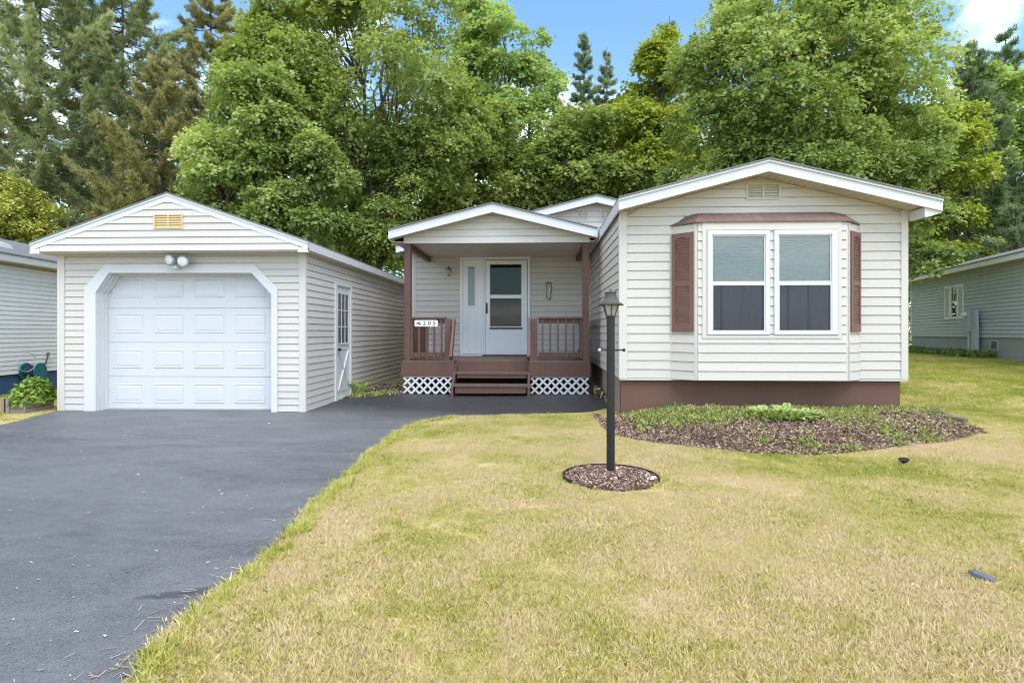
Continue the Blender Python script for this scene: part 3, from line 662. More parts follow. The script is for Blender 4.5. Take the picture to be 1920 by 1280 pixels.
# ---- bay
bay = empty('bay', (0, 0, 0), None, None); COL.objects.unlink(bay); bpy.data.objects.remove(bay)
bz0 = hz0 - .008
core = MB().quadbox([(bxL, HD - .001, bz0), (bfL, BD, bz0), (bfR, BD, bz0), (bxR, HD - .001, bz0)], [(bxL, HD - .001, btop), (bfL, BD, btop), (bfR, BD, btop), (bxR, HD - .001, btop)]).build('bay_wall', M['cream'], house)
be = .1325
wx0, wx1, wz0_, wz1_ = AX(1316, BD), AX(1576, BD), AZ(1440, 634, BD), AZ(1440, 417, BD)
mid0, mid1 = AX(1442, BD), AX(1450, BD)
siding(core, (0, BD), FX, FN, bz0, btop, be, lambda z: bfL + .025, lambda z: bfR - .025, M['vinyl'], [rect(wx0 - .0, wx1 + .0, wz0_, btop + .2)])
for (A, B, nm) in (((bxL, HD), (bfL, BD), -1), ((bfR, BD), (bxR, HD), 1)):
    u = Vector((B[0] - A[0], B[1] - A[1])); ln = u.length; u /= ln; n = Vector((u.y, -u.x))
    shz0, shz1 = AZ(1278, 622, 8.46), AZ(1278, 438, 8.46)
    siding(core, A, u, n, bz0, btop - .09, be, lambda z: .02, lambda z: ln - .02, M['vinyl'])
    for q in (0, ln):
        slab('bay_corner_trim', M['cream'], house, A, u, n, rect(max(0, q - .022), min(ln, q + .022), bz0 - .003, btop - .001), .001, .02)
    # shutter: stiles, rails with an arched head, louvres
    c0, c1 = ((.035, ln - .022) if nm < 0 else (.022, ln - .035))
    sh = slab('shutter', M['shutter'], house, A, u, n, rect(c0, c1, shz0, shz1), .019, .028)
    mb = MB(); st = .058; zm = .5 * (shz0 + shz1) - .02
    ring(mb, A, u, n, rect(c0, c1, shz0, shz1), rect(c0 + st, c1 - st, shz0 + .11, shz1 - .06), .0285, .046)
    mb2 = MB()
    def SP(q, o, z): cc = Vector(A) + u * q + n * o; return (cc.x, cc.y, z)
    mb.quadbox([SP(c0 + st, .0285, zm - .03), SP(c1 - st, .0285, zm - .03), SP(c1 - st, .0285, zm + .03), SP(c0 + st, .0285, zm + .03)], [SP(c0 + st, .045, zm - .03), SP(c1 - st, .045, zm - .03), SP(c1 - st, .045, zm + .03), SP(c0 + st, .045, zm + .03)])
    arch = [(c0 + st, shz1 - .06)] + [(c0 + st + (c1 - c0 - 2 * st) * t, shz1 - .06 - .035 * (1 - math.sin(math.pi * t)) ) for t in [0, .15, .3, .5, .7, .85, 1]] + [(c1 - st, shz1 - .06)]
    for (q0, q1) in zip(arch[1:-1], arch[2:-1]):
        mb.quadbox([SP(q0[0], .0285, q0[1]), SP(q1[0], .0285, q1[1]), SP(q1[0], .0285, shz1 - .059), SP(q0[0], .0285, shz1 - .059)], [SP(q0[0], .0455, q0[1]), SP(q1[0], .0455, q1[1]), SP(q1[0], .0455, shz1 - .059), SP(q0[0], .0455, shz1 - .059)])
    mb.build('shutter_frame', M['shutter'], sh)
    for (za, zb) in ((shz0 + .11, zm - .03), (zm + .03, shz1 - .065)):
        k = int((zb - za) / .03)
        for i in range(k):
            z = za + (i + .1) * (zb - za) / k; h = (zb - za) / k * .85
            MB().quadbox([SP(c0 + st, .029, z), SP(c0 + st, .043, z), SP(c0 + st, .032, z + h), SP(c0 + st, .029, z + h)], [SP(c1 - st, .029, z), SP(c1 - st, .043, z), SP(c1 - st, .032, z + h), SP(c1 - st, .029, z + h)]).build('louver', M['shutter'], sh)
# bay roof
rt = AZ(1440, 404, HD - .05) + .02
e_ = .05
A0 = [(bxL - .02, HD - .002, btop + .004), (bfL - .02, BD - e_, btop + .004), (bfR + .02, BD - e_, btop + .004), (bxR + .02, HD - .002, btop + .004)]
A1 = [(bxL - .02, HD - .002, btop + .028), (bfL - .02, BD - e_, btop + .028), (bfR + .02, BD - e_, btop + .028), (bxR + .02, HD - .002, btop + .028)]
A2 = [(bfL - .08, HD - .002, rt), (bfL + .12, HD - .06, rt + .02), (bfR - .12, HD - .06, rt + .02), (bfR + .08, HD - .002, rt)]
mb = MB(); mb.v += A0 + A1 + A2; mb.f += [[3, 2, 1, 0], [8, 9, 10, 11]]
for b0 in (0, 4):
    for q in range(4): mb.f.append([b0 + q, b0 + (q + 1) % 4, b0 + 4 + (q + 1) % 4, b0 + 4 + q])
mb.build('bay_roof', M['shingle_brown'], house)
# head board and cream casing
box('head_board', M['cream'], house, bfL + .03, bfR - .03, BD - .012, BD - .0005, wz1_ + .0, btop - .005)
cas = frame('window_casing', M['cream'], house, (0, BD), FX, FN, rect(wx0, wx1, wz0_, wz1_), rect(AX(1324, BD), AX(1570, BD), AZ(1440, 628, BD), AZ(1440, 431, BD)), .0, .03)
siding(core, (0, BD - .003), FX, FN, bz0 + be * 4, AZ(1440, 431, BD), be, lambda z: mid0 - .002, lambda z: mid1 + .002, M['vinyl'])
def hung(px0, px1, gx0, gx1, label):
    x0, x1, z0, z1 = AX(px0, BD), AX(px1, BD), AZ(1440, 627, BD), AZ(1440, 432, BD)
    g0, g1 = AX(gx0, BD), AX(gx1, BD); zb, zm0, zm1, zt = AZ(1440, 619, BD), AZ(1440, 535, BD), AZ(1440, 528, BD), AZ(1440, 443, BD)
    wn = frame('window', M['white'], house, (0, BD), FX, FN, rect(x0, x1, z0, z1), rect(g0 - .02, g1 + .02, zb - .02, zt + .02), .001, .042)
    wn['label'] = label
    box('window_back', M['curtain'], wn, g0 - .02, g1 + .02, BD - .0035, BD - .0015, zb - .02, zt + .02)
    frame('sash', M['white'], wn, (0, BD), FX, FN, rect(g0 - .02, g1 + .02, zm1 - .01, zt + .02), rect(g0, g1, zm1 + .006, zt), .014, .024)
    frame('sash', M['white'], wn, (0, BD), FX, FN, rect(g0 - .02, g1 + .02, zb - .02, zm1 - .011), rect(g0, g1, zb, zm0), .020, .034)
    box('pane', M['glass'], wn, g0, g1, BD - .020, BD - .018, zm1 + .006, zt)
    box('pane', M['glass'], wn, g0, g1, BD - .025, BD - .023, zb, zm0)
    box('insect_screen', M['screen'], wn, g0, g1, BD - .0315, BD - .0305, zb, zm0)
    k = 26                                     # pleated blind behind the upper sash
    mb = MB()
    for i in range(k):
        za = zm1 + (zt - zm1) * i / k; zb2 = zm1 + (zt - zm1) * (i + 1) / k; zc = .5 * (za + zb2)
        mb.poly([(g0, BD - .005, za), (g1, BD - .005, za), (g1, BD - .010, zc), (g0, BD - .010, zc)]); mb.poly([(g0, BD - .010, zc), (g1, BD - .010, zc), (g1, BD - .005, zb2), (g0, BD - .005, zb2)])
    mb.build('blind', M['blind'], wn)
    mb = MB(); k = 40
    for i in range(k):
        f = lambda t: BD - .010 - .0075 * math.sin(t * 24 + px0 + 1.5 * math.sin(t * 9)) - .002 * math.sin(t * 61)
        a_, b_ = g0 + (g1 - g0) * i / k, g0 + (g1 - g0) * (i + 1) / k
        mb.poly([(a_, f(i / k), zb), (b_, f((i + 1) / k), zb), (b_, f((i + 1) / k), zm1 - .001), (a_, f(i / k), zm1 - .001)])
    mb.build('curtain', M['lace'], wn)
hung(1325, 1442, 1336, 1431, 'double-hung sash nearer the lamp post')
hung(1450, 1569, 1460, 1555, 'double-hung sash nearer the right shutter')

# ---- rear wing behind the porch
rw0, rw1, rzb = AX(773, RD), hL - .02, .62
RO = 12.85
rpk = at(1119, 366, RO); rle = at(742, 461, RO); rsl = (rpk.z - rle.z) / (rpk.x - rle.x)
rrz = lambda x: rpk.z - abs(x - rpk.x) * rsl
dfr = rect(AX(863, RD), AX(994, RD), AZ(930, 668, RD), AZ(930, 482, RD))
rwall = MB().prism_y([(rw0, .3), (2 * rpk.x - rw0, .3), (2 * rpk.x - rw0, rrz(rw0) - .1), (rpk.x, rpk.z - .1), (rw0, rrz(rw0) - .1)], RD, RD + .15).build('rear_wall', M['wall'], house)
rl = lambda z: max(AX(779, RD), rpk.x - (rpk.z - .13 - z) / rsl); rr_ = lambda z: min(rpk.x + 1.2, rpk.x + (rpk.z - .13 - z) / rsl) if z > 3.0 else rw1
rv1 = rect(AX(1082, RD), AX(1103, RD), AZ(1090, 413, RD), AZ(1090, 393, RD)); rv2 = rect(AX(1125, RD), AX(1146, RD), AZ(1090, 413, RD), AZ(1090, 393, RD))
siding(rwall, (0, RD), FX, FN, rzb, rpk.z - .14, .127, rl, rr_, M['vinyl'], [dfr, rv1, rv2])
for v in (rv1, rv2): gable_vent(house, v, RD - .004, M['cream'], 4)
box('corner_trim', M['cream'], house, rw0 - .02, AX(780, RD), RD - .03, RD, .3, rrz(rw0) - .14)
box('rear_side_wall', M['vinyl'], house, rw0, rw0 + .1, RD + .152, 19, .3, rrz(rw0) - .14)
for s in (-1, 1):
    xe = rpk.x + s * (rpk.x - rle.x)
    MB().prism_y([(rpk.x, rpk.z), (xe, rrz(xe)), (xe, rrz(xe) + .02), (rpk.x, rpk.z + .02)], RO - .03, 19.2).build('rear_roof_slope', M['shingle'], house)
    MB().prism_y([(rpk.x, rpk.z - .002), (xe, rrz(xe) - .002), (xe, rrz(xe) - .155), (rpk.x, rpk.z - .155)], RO, RO + .025).build('rear_rake_fascia', M['white'], house)
    MB().box(xe - s * .025, xe, RO + .026, 19.2, rrz(xe) - .15, rrz(xe) - .003).build('rear_eave_fascia', M['white'], house)
    MB().prism_y([(rpk.x, rpk.z - .12), (xe - s * .03, rrz(xe) - .12), (xe - s * .03, rrz(xe) - .105), (rpk.x, rpk.z - .105)], RO + .026, RD + .0).build('rear_soffit', M['soffit'], house)
# ---- entry door and sidelight
DY = RD - .012
def fr_(name, m, par, a, b, c, d, inset, o0, o1): return frame(name, m, par, (0, RD), FX, FN, rect(a, b, c, d), rect(a + inset[0], b - inset[1], c + inset[2], d - inset[3]), o0, o1)
px = lambda p: AX(p, RD); pz = lambda p: AZ(930, p, RD)
sl = fr_('sidelight', M['entry'], house, px(863), px(906), pz(667), pz(482), (.055, .05, .03, .06), -.02, .05)
box('sidelight_panel', M['entry'], sl, px(867), px(902), RD - .012, RD + .01, pz(663), pz(487))
frame('glass_stop', M['entry'], sl, (0, RD), FX, FN, rect(px(875), px(893), pz(575), pz(498)), rect(px(877.5), px(890.5), pz(573), pz(500)), .0125, .026)
box('pane', M['glass'], sl, px(877.5), px(890.5), RD - .019, RD - .016, pz(573), pz(500)); box('pane_curtain', M['curtain'], sl, px(877.5), px(890.5), RD - .0145, RD - .0125, pz(573), pz(500))
fr_('panel_moulding', M['entry'], sl, px(875), px(893), pz(655), pz(585), (.02,) * 4, .0125, .022)
df = fr_('door_frame', M['entry'], house, px(906.5), px(994), pz(667), pz(482), (.05, .055, .02, .06), -.02, .055)
dr = fr_('storm_door', M['entry'], house, px(911), px(988), pz(664), pz(489), (.085, .10, .55, .09), .005, .045)
dr['label'] = 'white storm door with two glass lights'
box('inner_door', M['dark'], dr, px(912), px(987), RD - .004, RD - .002, pz(664), pz(489))
gx0, gx1 = px(911) + .085, px(988) - .10
fr_('glass_frame', M['entry'], dr, px(917), px(980), pz(614), pz(494), (.028,) * 4, .0455, .058)
box('meeting_rail', M['entry'], dr, px(918.5), px(978.5), RD - .056, RD - .02, pz(559.5), pz(553))
box('pane', M['storm'], dr, gx0, gx1, RD - .030, RD - .027, pz(553), pz(498)); box('pane', M['storm'], dr, gx0, gx1, RD - .038, RD - .035, pz(611), pz(559.5))
kz0, kz1 = pz(655), pz(622)
o8 = lambda i: [(px(922) + i + .04, kz0 + i), (px(977) - i - .04, kz0 + i), (px(977) - i, kz0 + i + .04), (px(977) - i, kz1 - i - .04), (px(977) - i - .04, kz1 - i), (px(922) + i + .04, kz1 - i), (px(922) + i, kz1 - i - .04), (px(922) + i, kz0 + i + .04)]
mb = MB(); ring(mb, (0, RD), FX, FN, rect(px(915), px(984), pz(660), pz(617)), rect(px(915) + .02, px(984) - .02, pz(660) + .02, pz(617) - .02), .0455, .053); ring(mb, (0, RD), FX, FN, o8(.03), o8(.05), .0455, .055); mb.build('kick_panel', M['entry'], dr)
mb = MB(); mb.box(px(911.5), px(914.5), RD - .05, RD - .045, pz(588), pz(568)); mb.tube([(px(913), RD - .05, pz(572)), (px(913), RD - .085, pz(573)), (px(913), RD - .085, pz(584)), (px(913), RD - .05, pz(585))], .011, 8); mb.build('door_handle', M['black'], dr)
box('threshold', M['deck'], house, px(905), px(993), RD - .12, RD - .057, pz(668) - .02, pz(664))

# ---- porch
PF = PD; dkz = AZ(930, 676, PF)                # deck top
pL, pR = AX(757, PF), AX(1105, PF)
pgz = float(gz(-.5, PF))
for i in range(16):                            # deck boards run along X
    y0 = PF + .0 + i * (RD - .03 - PF) / 16; y1 = y0 + (RD - .03 - PF) / 16 - .006
    ya_ = y0 - (.02 if i == 0 else 0)
    if i < 2:                                  # cut back at the stair
        box('deck_board', M['deck'], house, pL - .03, AX(851, PF), ya_, y1, dkz - .03, dkz); box('deck_board', M['deck'], house, AX(993, PF), pR + .02, ya_, y1, dkz - .03, dkz)
    else: box('deck_board', M['deck'], house, pL - .03, pR + .02, ya_, y1, dkz - .03, dkz)
sL0, sL1, sR0, sR1 = AX(752, PF), AX(852, PF), AX(992, PF), AX(1107, PF)
for a_, b_ in ((sL0, sL1), (sR0, sR1)): box('deck_skirt_board', M['brown'], house, a_, b_, PF - .016, PF + .022, AZ(930, 706, PF), dkz - .032)
box('deck_skirt_board', M['brown'], house, sL0 - .0, sL0 + .03, PF + .024, RD - .05, AZ(930, 706, PF), dkz - .032)
box('deck_skirt_board', M['brown'], house, sR1 - .03, sR1, PF + .024, RD - .05, AZ(930, 706, PF), dkz - .032)
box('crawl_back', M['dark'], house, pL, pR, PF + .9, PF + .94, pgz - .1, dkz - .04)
# lattice: diagonal strips clipped to each panel
def lattice(px0, px1):
    x0, x1, z0, z1 = AX(px0, PF), AX(px1, PF), pgz + .008, AZ(930, 707, PF)
    pn = MB(); pn.box(x0, x1, PF + .012, PF + .03, z1 - .01, z1 + .006); pn = pn.build('lattice_panel', M['white'], house)
    w2, stp = .036, .157
    for layer, sg in ((0, 1), (1, -1)):
        yb = PF - .004 + .008 * layer
        c = x0 - (z1 - z0)
        while c < x1 + (z1 - z0):
            # centre line x = c + sg*(z - zm); clip to the rectangle
            zm = .5 * (z0 + z1); pts = []
            lo, hi = z0, z1
            if sg > 0: lo = max(lo, zm + (x0 - c)); hi = min(hi, zm + (x1 - c))
            else: lo = max(lo, zm - (x1 - c)); hi = min(hi, zm - (x0 - c))
            if hi - lo > .02:
                xa, xb = c + sg * (lo - zm), c + sg * (hi - zm)
                MB().prism_y([(xa - w2 * .75, lo), (xa + w2 * .75, lo), (xb + w2 * .75, hi), (xb - w2 * .75, hi)], yb, yb + .0078).build('lattice_strip', M['white'], pn)
            c += stp
lattice(757, 847); lattice(996, 1103)
# stairs
sx0, sx1 = AX(853, PF), AX(991, PF)
SB = PF + 2 * (RD - .03 - PF) / 16 - .02     # top riser
stair = box('staircase', M['brown'], house, sx0, sx1, SB, SB + .026, dkz - .24, dkz - .032)
rise = (dkz - pgz) / 3
for i in range(2):
    zt = dkz - (i + 1) * rise; yf = SB - .27 * (i + 1)
    for j in range(2): box('tread', M['deck'], stair, sx0 + .0, sx1 - .0, yf - .02 + j * .145, yf + .12 + j * .145, zt - .038, zt)
    box('riser', M['brown'], stair, sx0 + .04, sx1 - .04, yf + .01, yf + .035, zt - rise + (.055 if i else .10), zt - .04)
for x in (sx0 - .03, sx1 - .015):
    sl5 = [(SB, dkz - .035), (SB, dkz - .32), (SB - .52, pgz - .02), (SB - .60, pgz - .02), (SB - .60, pgz + .16)]
    MB().quadbox([(x, q[0], q[1]) for q in sl5], [(x + .045, q[0], q[1]) for q in sl5]).build('stringer', M['brown'], stair)
# posts
ptz = AZ(930, 455, PF)
for a_, b_ in ((757, 769), (1093, 1105)): box('porch_post', M['brown'], house, AX(a_, PF), AX(b_, PF), PF + .03, PF + .16, dkz, ptz + .06, bevel=.006)
# railings
rz1 = AZ(930, 594, PF)
def rail(name, a, b, n_b, lab=None):
    a = Vector((*a, 0)); b = Vector((*b, 0)); d = (b - a).normalized(); sd = Vector((-d.y, d.x, 0))
    def bar(nm, z0, z1, wd, par, ext=0):
        A, B = a - d * ext, b + d * ext
        return MB().quadbox([A - sd * wd + Vector((0, 0, z0)), A + sd * wd + Vector((0, 0, z0)), A + sd * wd + Vector((0, 0, z1)), A - sd * wd + Vector((0, 0, z1))], [B - sd * wd + Vector((0, 0, z0)), B + sd * wd + Vector((0, 0, z0)), B + sd * wd + Vector((0, 0, z1)), B - sd * wd + Vector((0, 0, z1))]).build(nm, M['brown'], par)
    r_ = bar('railing', rz1 - .035, rz1, .07, house, .02)
    bar('upper_rail', rz1 - .125, rz1 - .036, .018, r_); bar('lower_rail', dkz + .07, dkz + .155, .018, r_)
    for i in range(n_b):
        p = a + (b - a) * ((i + .5) / n_b) - sd * .035 * (1 if sd.y < 0 else -1) * -1
        MB().box(p.x - .018, p.x + .018, p.y - .018, p.y + .018, dkz + .04, rz1 - .037).build('baluster', M['brown'], r_)
    return r_
yR = PF + .095
rail('railing', (AX(769, PF) - .05, yR), (AX(834, PF), yR), 5)
rail('railing', (AX(1010, PF), yR), (AX(1093, PF) + .05, yR), 6)
rail('railing', (pL + .055, PF + .17), (pL + .055, RD - .15), 15)
rail('railing', (pR - .055, PF + .17), (pR - .055, RD - .05), 15)
for a_, b_ in ((833, 845), (995, 1008)): box('newel_post', M['brown'], house, AX(a_, PF), AX(b_, PF), PF + .03, PF + .15, dkz, rz1 - .036)
# sloping hand boards down the stairs
for xc in (AX(849, PF) + .02, AX(993, PF) - .02):
    s_ = MB()
    a_ = Vector((xc, PF + .06, rz1 - .05)); b_ = Vector((xc, PF - .36, dkz + .06))
    s_.bar(a_, b_, .045, .14); s_.build('stair_handrail', M['brown'], house)
    box('handrail_post', M['brown'], house, xc - .04, xc + .04, PF - .44, PF - .36, pgz + .02, dkz + .14) if False else None
# porch roof
PO = PF - .26
ppk = at(928, 381, PO); pre = at(1121, 428, PO); ple = at(728, 432, PO)
pcx2 = .5 * (pre.x + ple.x); phw = .5 * (pre.x - ple.x); psl = (ppk.z - .5 * (pre.z + ple.z)) / phw; ppz = ppk.z
prz = lambda x: ppz - abs(x - pcx2) * psl
pfb = .165
for s in (-1, 1):
    xe = pcx2 + s * phw
    MB().prism_y([(pcx2, ppz), (xe, prz(xe)), (xe, prz(xe) + .02), (pcx2, ppz + .02)], PO - .03, RD + .3).build('porch_roof_slope', M['shingle'], house)
    MB().prism_y([(pcx2, ppz - .002), (xe, prz(xe) - .002), (xe, prz(xe) - pfb), (pcx2, ppz - pfb)], PO, PO + .025).build('porch_rake_fascia', M['white'], house)
    MB().box(xe - s * .025, xe, PO + .026, RD - .03, prz(xe) - pfb + .01, prz(xe) - .003).build('porch_eave_fascia', M['white'], house)
    MB().prism_y([(pcx2, ppz - pfb + .025), (xe - s * .03, prz(xe) - pfb + .025), (xe - s * .03, prz(xe) - pfb + .037), (pcx2, ppz - pfb + .037)], PO + .026, PF + .02).build('porch_soffit', M['soffit'], house)
    xb = pL + .09 if s < 0 else pR - .07
    box('porch_beam', M['brown'], house, xb - .045, xb + .045, PF + .17, RD - .04, ptz - .10, ptz - .005)
    MB().box(xe - s * .03, (pL + .02 if s < 0 else pR - .02), PF + .02, RD - .02, ptz + .02, ptz + .035).build('porch_soffit', M['soffit'], house)
pgw = MB().prism_y([(pL - .0, ptz), (pR + .02, ptz), (pR + .02, max(ptz + .01, prz(pR) - .03)), (pcx2, ppz - .03), (pL, max(ptz + .01, prz(pL) - .03))], PF + .022, PF + .15).build('porch_gable', M['wall'], house)
q0, q1 = AX(757, PF), AX(1107, PF)
siding(pgw, (0, PF + .02), FX, FN, ptz - .004, ppz - .06, .133, lambda z: max(q0, pcx2 - (ppz - pfb + .045 - z) / psl), lambda z: min(q1, pcx2 + (ppz - pfb + .045 - z) / psl), M['vinyl'])
box('porch_ceiling', M['soffit'], house, pL + .0, pR + .0, PF + .152, RD - .002, ptz + .0, ptz + .018)

# ---- small things on the porch
def text(s, size, loc, m, parent, depth=.002):
    cu = bpy.data.curves.new('numeral', 'FONT'); cu.body = s; cu.size = size; cu.extrude = depth; cu.align_x = 'CENTER'; cu.align_y = 'CENTER'; cu.materials.append(m)
    tmp = bpy.data.objects.new('numeral_curve', cu); COL.objects.link(tmp); bpy.context.view_layer.update()
    me = bpy.data.meshes.new_from_object(tmp.evaluated_get(bpy.context.evaluated_depsgraph_get())); bpy.data.objects.remove(tmp)
    o = bpy.data.objects.new('numeral', me); o.rotation_euler = (R(90), 0, 0); o.location = loc
    COL.objects.link(o); o.parent = parent; o.matrix_parent_inverse = Matrix.Translation(-parent.location); return o
SG = PF + .03
c = at(799, 606, SG); sg = empty('house_number_sign', c, 'small white house number plaque reading 205 hung on the porch railing', 'sign')
wS, hS = .225, .062
bx_ = lambda sc_: [(c.x - wS * sc_, c.z - hS + .014), (c.x - wS * sc_ + .018, c.z - hS), (c.x + wS * sc_ - .018, c.z - hS), (c.x + wS * sc_, c.z - hS + .014), (c.x + wS * sc_, c.z + hS - .014), (c.x + wS * sc_ - .018, c.z + hS), (c.x - wS * sc_ + .018, c.z + hS), (c.x - wS * sc_, c.z + hS - .014)]
MB().prism_y(bx_(1), SG, SG + .012).build('plaque', M['sign'], sg)
for s in (-1, 1):
    mb = MB(); e = c.x + s * (wS + .0)
    mb.tube([(e - s * .02, SG + .008, c.z + hS * .9), (e + s * .035, SG + .008, c.z + hS * .5), (e + s * .05, SG + .008, c.z), (e + s * .035, SG + .008, c.z - hS * .5), (e - s * .02, SG + .008, c.z - hS * .9)], .008, 6); mb.build('scroll_bracket', M['verd'], sg)
for ch, dx in (('2', -.035), ('0', .065), ('5', .16)): text(ch, .115, (c.x + dx, SG - .003, c.z), M['ink'], sg)
mb = MB()
mb.tube([(c.x - .19 + .012 * i, SG - .002, c.z + .012 * math.sin(i * .75) - .006) for i in range(9)], [.004, .008, .011, .012, .011, .012, .010, .007, .003], 6); mb.tube([(c.x - .15, SG - .002, c.z + .004), (c.x - .125, SG - .002, c.z + .026), (c.x - .105, SG - .002, c.z + .02)], [.006, .007, .003], 6); mb.build('emblem', M['ink'], sg)
c = at(842, 508, RD - .06); wl = empty('wall_lantern', c, 'tarnished brass wall lantern beside the front door', 'lantern')
mb = MB(); mb.tube([(c.x, RD - .018, c.z + .02), (c.x, RD - .035, c.z + .02)], [.05, .04], 14); mb.build('back_plate', M['brass'], wl, smooth=True)
mb = MB(); mb.tube([(c.x, RD - .035, c.z + .02), (c.x, RD - .1, c.z + .10), (c.x, RD - .14, c.z + .10), (c.x, RD - .15, c.z + .06)], .009, 8); mb.tube([(c.x, RD - .04, c.z), (c.x + .02, RD - .07, c.z - .05), (c.x + .03, RD - .05, c.z - .1), (c.x - .01, RD - .04, c.z - .11)], .007, 8); mb.build('scroll_arm', M['brass'], wl)
lcx, lcy, lcz = c.x, RD - .15, c.z - .03
mb = MB(); mb._lathe((lcx, lcy, lcz), [(.012, .10), (.03, .085), (.062, .06), (.066, .05)], 6); mb.build('lantern_cap', M['brass'], wl)
mb = MB(); mb._lathe((lcx, lcy, lcz), [(.035, -.07), (.055, .049)], 6); mb.build('lantern_glass', M['lantern'], wl)
mb = MB(); mb._lathe((lcx, lcy, lcz), [(.006, -.105), (.02, -.095), (.04, -.08), (.04, -.0705)], 6); mb.build('lantern_base', M['brass'], wl)
c = at(1029, 545, RD - .03); orn = empty('wall_ornament', c, 'narrow pewter wall ornament with open middle to the right of the front door', 'ornament')
def loopt(pts, r, n=6): return MB().tube(pts + pts[:1], r, n, False)
oy = RD - .028; hW, hH = .052, .195
pts = []
for i in range(28):
    t = 2 * math.pi * i / 28; k_ = 1 + .16 * math.sin(5 * t + 1)
    x = math.copysign(abs(math.cos(t)) ** .55, math.cos(t)) * hW * k_; z = math.copysign(abs(math.sin(t)) ** .7, math.sin(t)) * hH
    pts.append((c.x + x + .008 * math.sin(z * 22), oy, c.z + z))
loopt(pts, .013).build('ornament_rim', M['pewter'], orn, smooth=True)
mb = MB(); mb.tube([(c.x - .05, oy, c.z + .18), (c.x - .075, oy, c.z + .155)], [.014, .005], 6); mb.tube([(c.x + .05, oy, c.z + .18), (c.x + .078, oy, c.z + .15)], [.014, .005], 6); mb.tube([(c.x, oy, c.z - .19), (c.x + .012, oy, c.z - .225)], [.014, .004], 6); mb.tube([(c.x - .01, oy, c.z + .19), (c.x + .02, oy, c.z + .215)], [.016, .006], 6); mb.build('ornament_leaf', M['pewter'], orn)
MB().prism_y([(c.x - .03, c.z - .12), (c.x + .02, c.z - .15), (c.x + .036, c.z - .05), (c.x + .03, c.z + .06), (c.x - .02, c.z + .1), (c.x - .035, c.z)], oy + .002, oy + .008).build('ornament_plate', M['lace'], orn)

# ================================================================== LAMP POST
lb = Vector((LP.x, LP.y, float(gz(LP.x, LP.y)))); LD = lb.y
lamp = empty('lamp_post', lb, 'black lamp post with weathered carriage lantern in the front lawn', 'lamp post')
zb = lambda p: AZ(1145, p, LD)
mb = MB(); pr = .037; mb._lathe((lb.x, LD, 0), [(pr, lb.z - .02), (pr, zb(596)), (pr * 1.06, zb(596) + .001), (pr * 1.06, zb(592))], 20); mb.build('post', M['black'], lamp, smooth=False)
mb = MB(); lx0, lx1 = AX(1124, LD), AX(1170, LD); cz = zb(656)
mb.tube([(lx0, LD, cz), (lx1, LD, cz)], .0075, 8); mb.build('crossbar', M['black'], lamp)
for xx, mm in ((lx0, M['pale_stone']), (lx1, M['black'])):
    mb = MB(); mb._lathe((xx, LD, cz), [(.004, -.015), (.012, -.009), (.015, 0), (.012, .009), (.004, .015)], 10); mb.build('crossbar_finial', mm, lamp, smooth=True)
g0, g1 = zb(592), zb(571)
def sqring(r, z): return [(lb.x + r * math.cos(R(45 + 60 * i - 15)), LD + r * math.sin(R(45 + 60 * i - 15)), z) for i in range(6)]
mb = MB(); mb.quadbox(sqring(.040, g0 + .006), sqring(.073, g1 + .0)); mb.build('lantern_glass', M['lantern'], lamp)
mb = MB()
A, B = sqring(.043, g0), sqring(.077, g1)
for p, q in zip(A, B): mb.tube([p, q], .0055, 5)
mb.build('lantern_frame', M['verd'], lamp)
mb = MB(); mb._lathe((lb.x, LD, 0), [(.03, g0 - .012), (.047, g0 - .006), (.047, g0 + .005)], 12); mb.build('lantern_collar', M['verd'], lamp)
mb = MB(); mb._lathe((lb.x, LD, 0), [(.07, g1 + .001), (.108, g1 - .004), (.112, g1 + .004), (.085, zb(567)), (.062, zb(562)), (.052, zb(556)), (.050, zb(550)), (.056, zb(549)), (.054, zb(547.5)), (.02, zb(546.5)), (.007, zb(546)), (.007, zb(545)), (.012, zb(544)), (.009, zb(542.5)), (.002, zb(542))], 14); mb.build('lantern_roof', M['verd'], lamp)
# wavy brim scallops
mb = MB()
for i in range(14):
    t = 2 * math.pi * i / 14; mb._lathe((lb.x + .106 * math.cos(t), LD + .106 * math.sin(t), g1 - .001), [(.004, -.008), (.012, -.003), (.012, .003), (.004, .008)], 6)
mb.build('lantern_brim', M['verd'], lamp)
mb = MB(); k = 48
ringp = [(lc[0] + (RINGR + .012) * math.cos(2 * math.pi * i / k), lc[1] + (RINGR + .012) * math.sin(2 * math.pi * i / k)) for i in range(k)]
rp2 = [(lc[0] + RINGR * math.cos(2 * math.pi * i / k), lc[1] + RINGR * math.sin(2 * math.pi * i / k)) for i in range(k)]
for i in range(k):
    j = (i + 1) % k
    if 27 < i < 46: h = -.005                  # buried under the turf at the front
    else: h = .035
    za = float(gz(*ringp[i]))
    mb.quadbox([(*ringp[i], za - .03), (*ringp[j], za - .03), (*rp2[j], za - .03), (*rp2[i], za - .03)], [(*ringp[i], za + h), (*ringp[j], za + h), (*rp2[j], za + h), (*rp2[i], za + h)])
tag(mb.build('lawn_edging', M['black']), 'black plastic edging ring round the lamp post', 'edging')
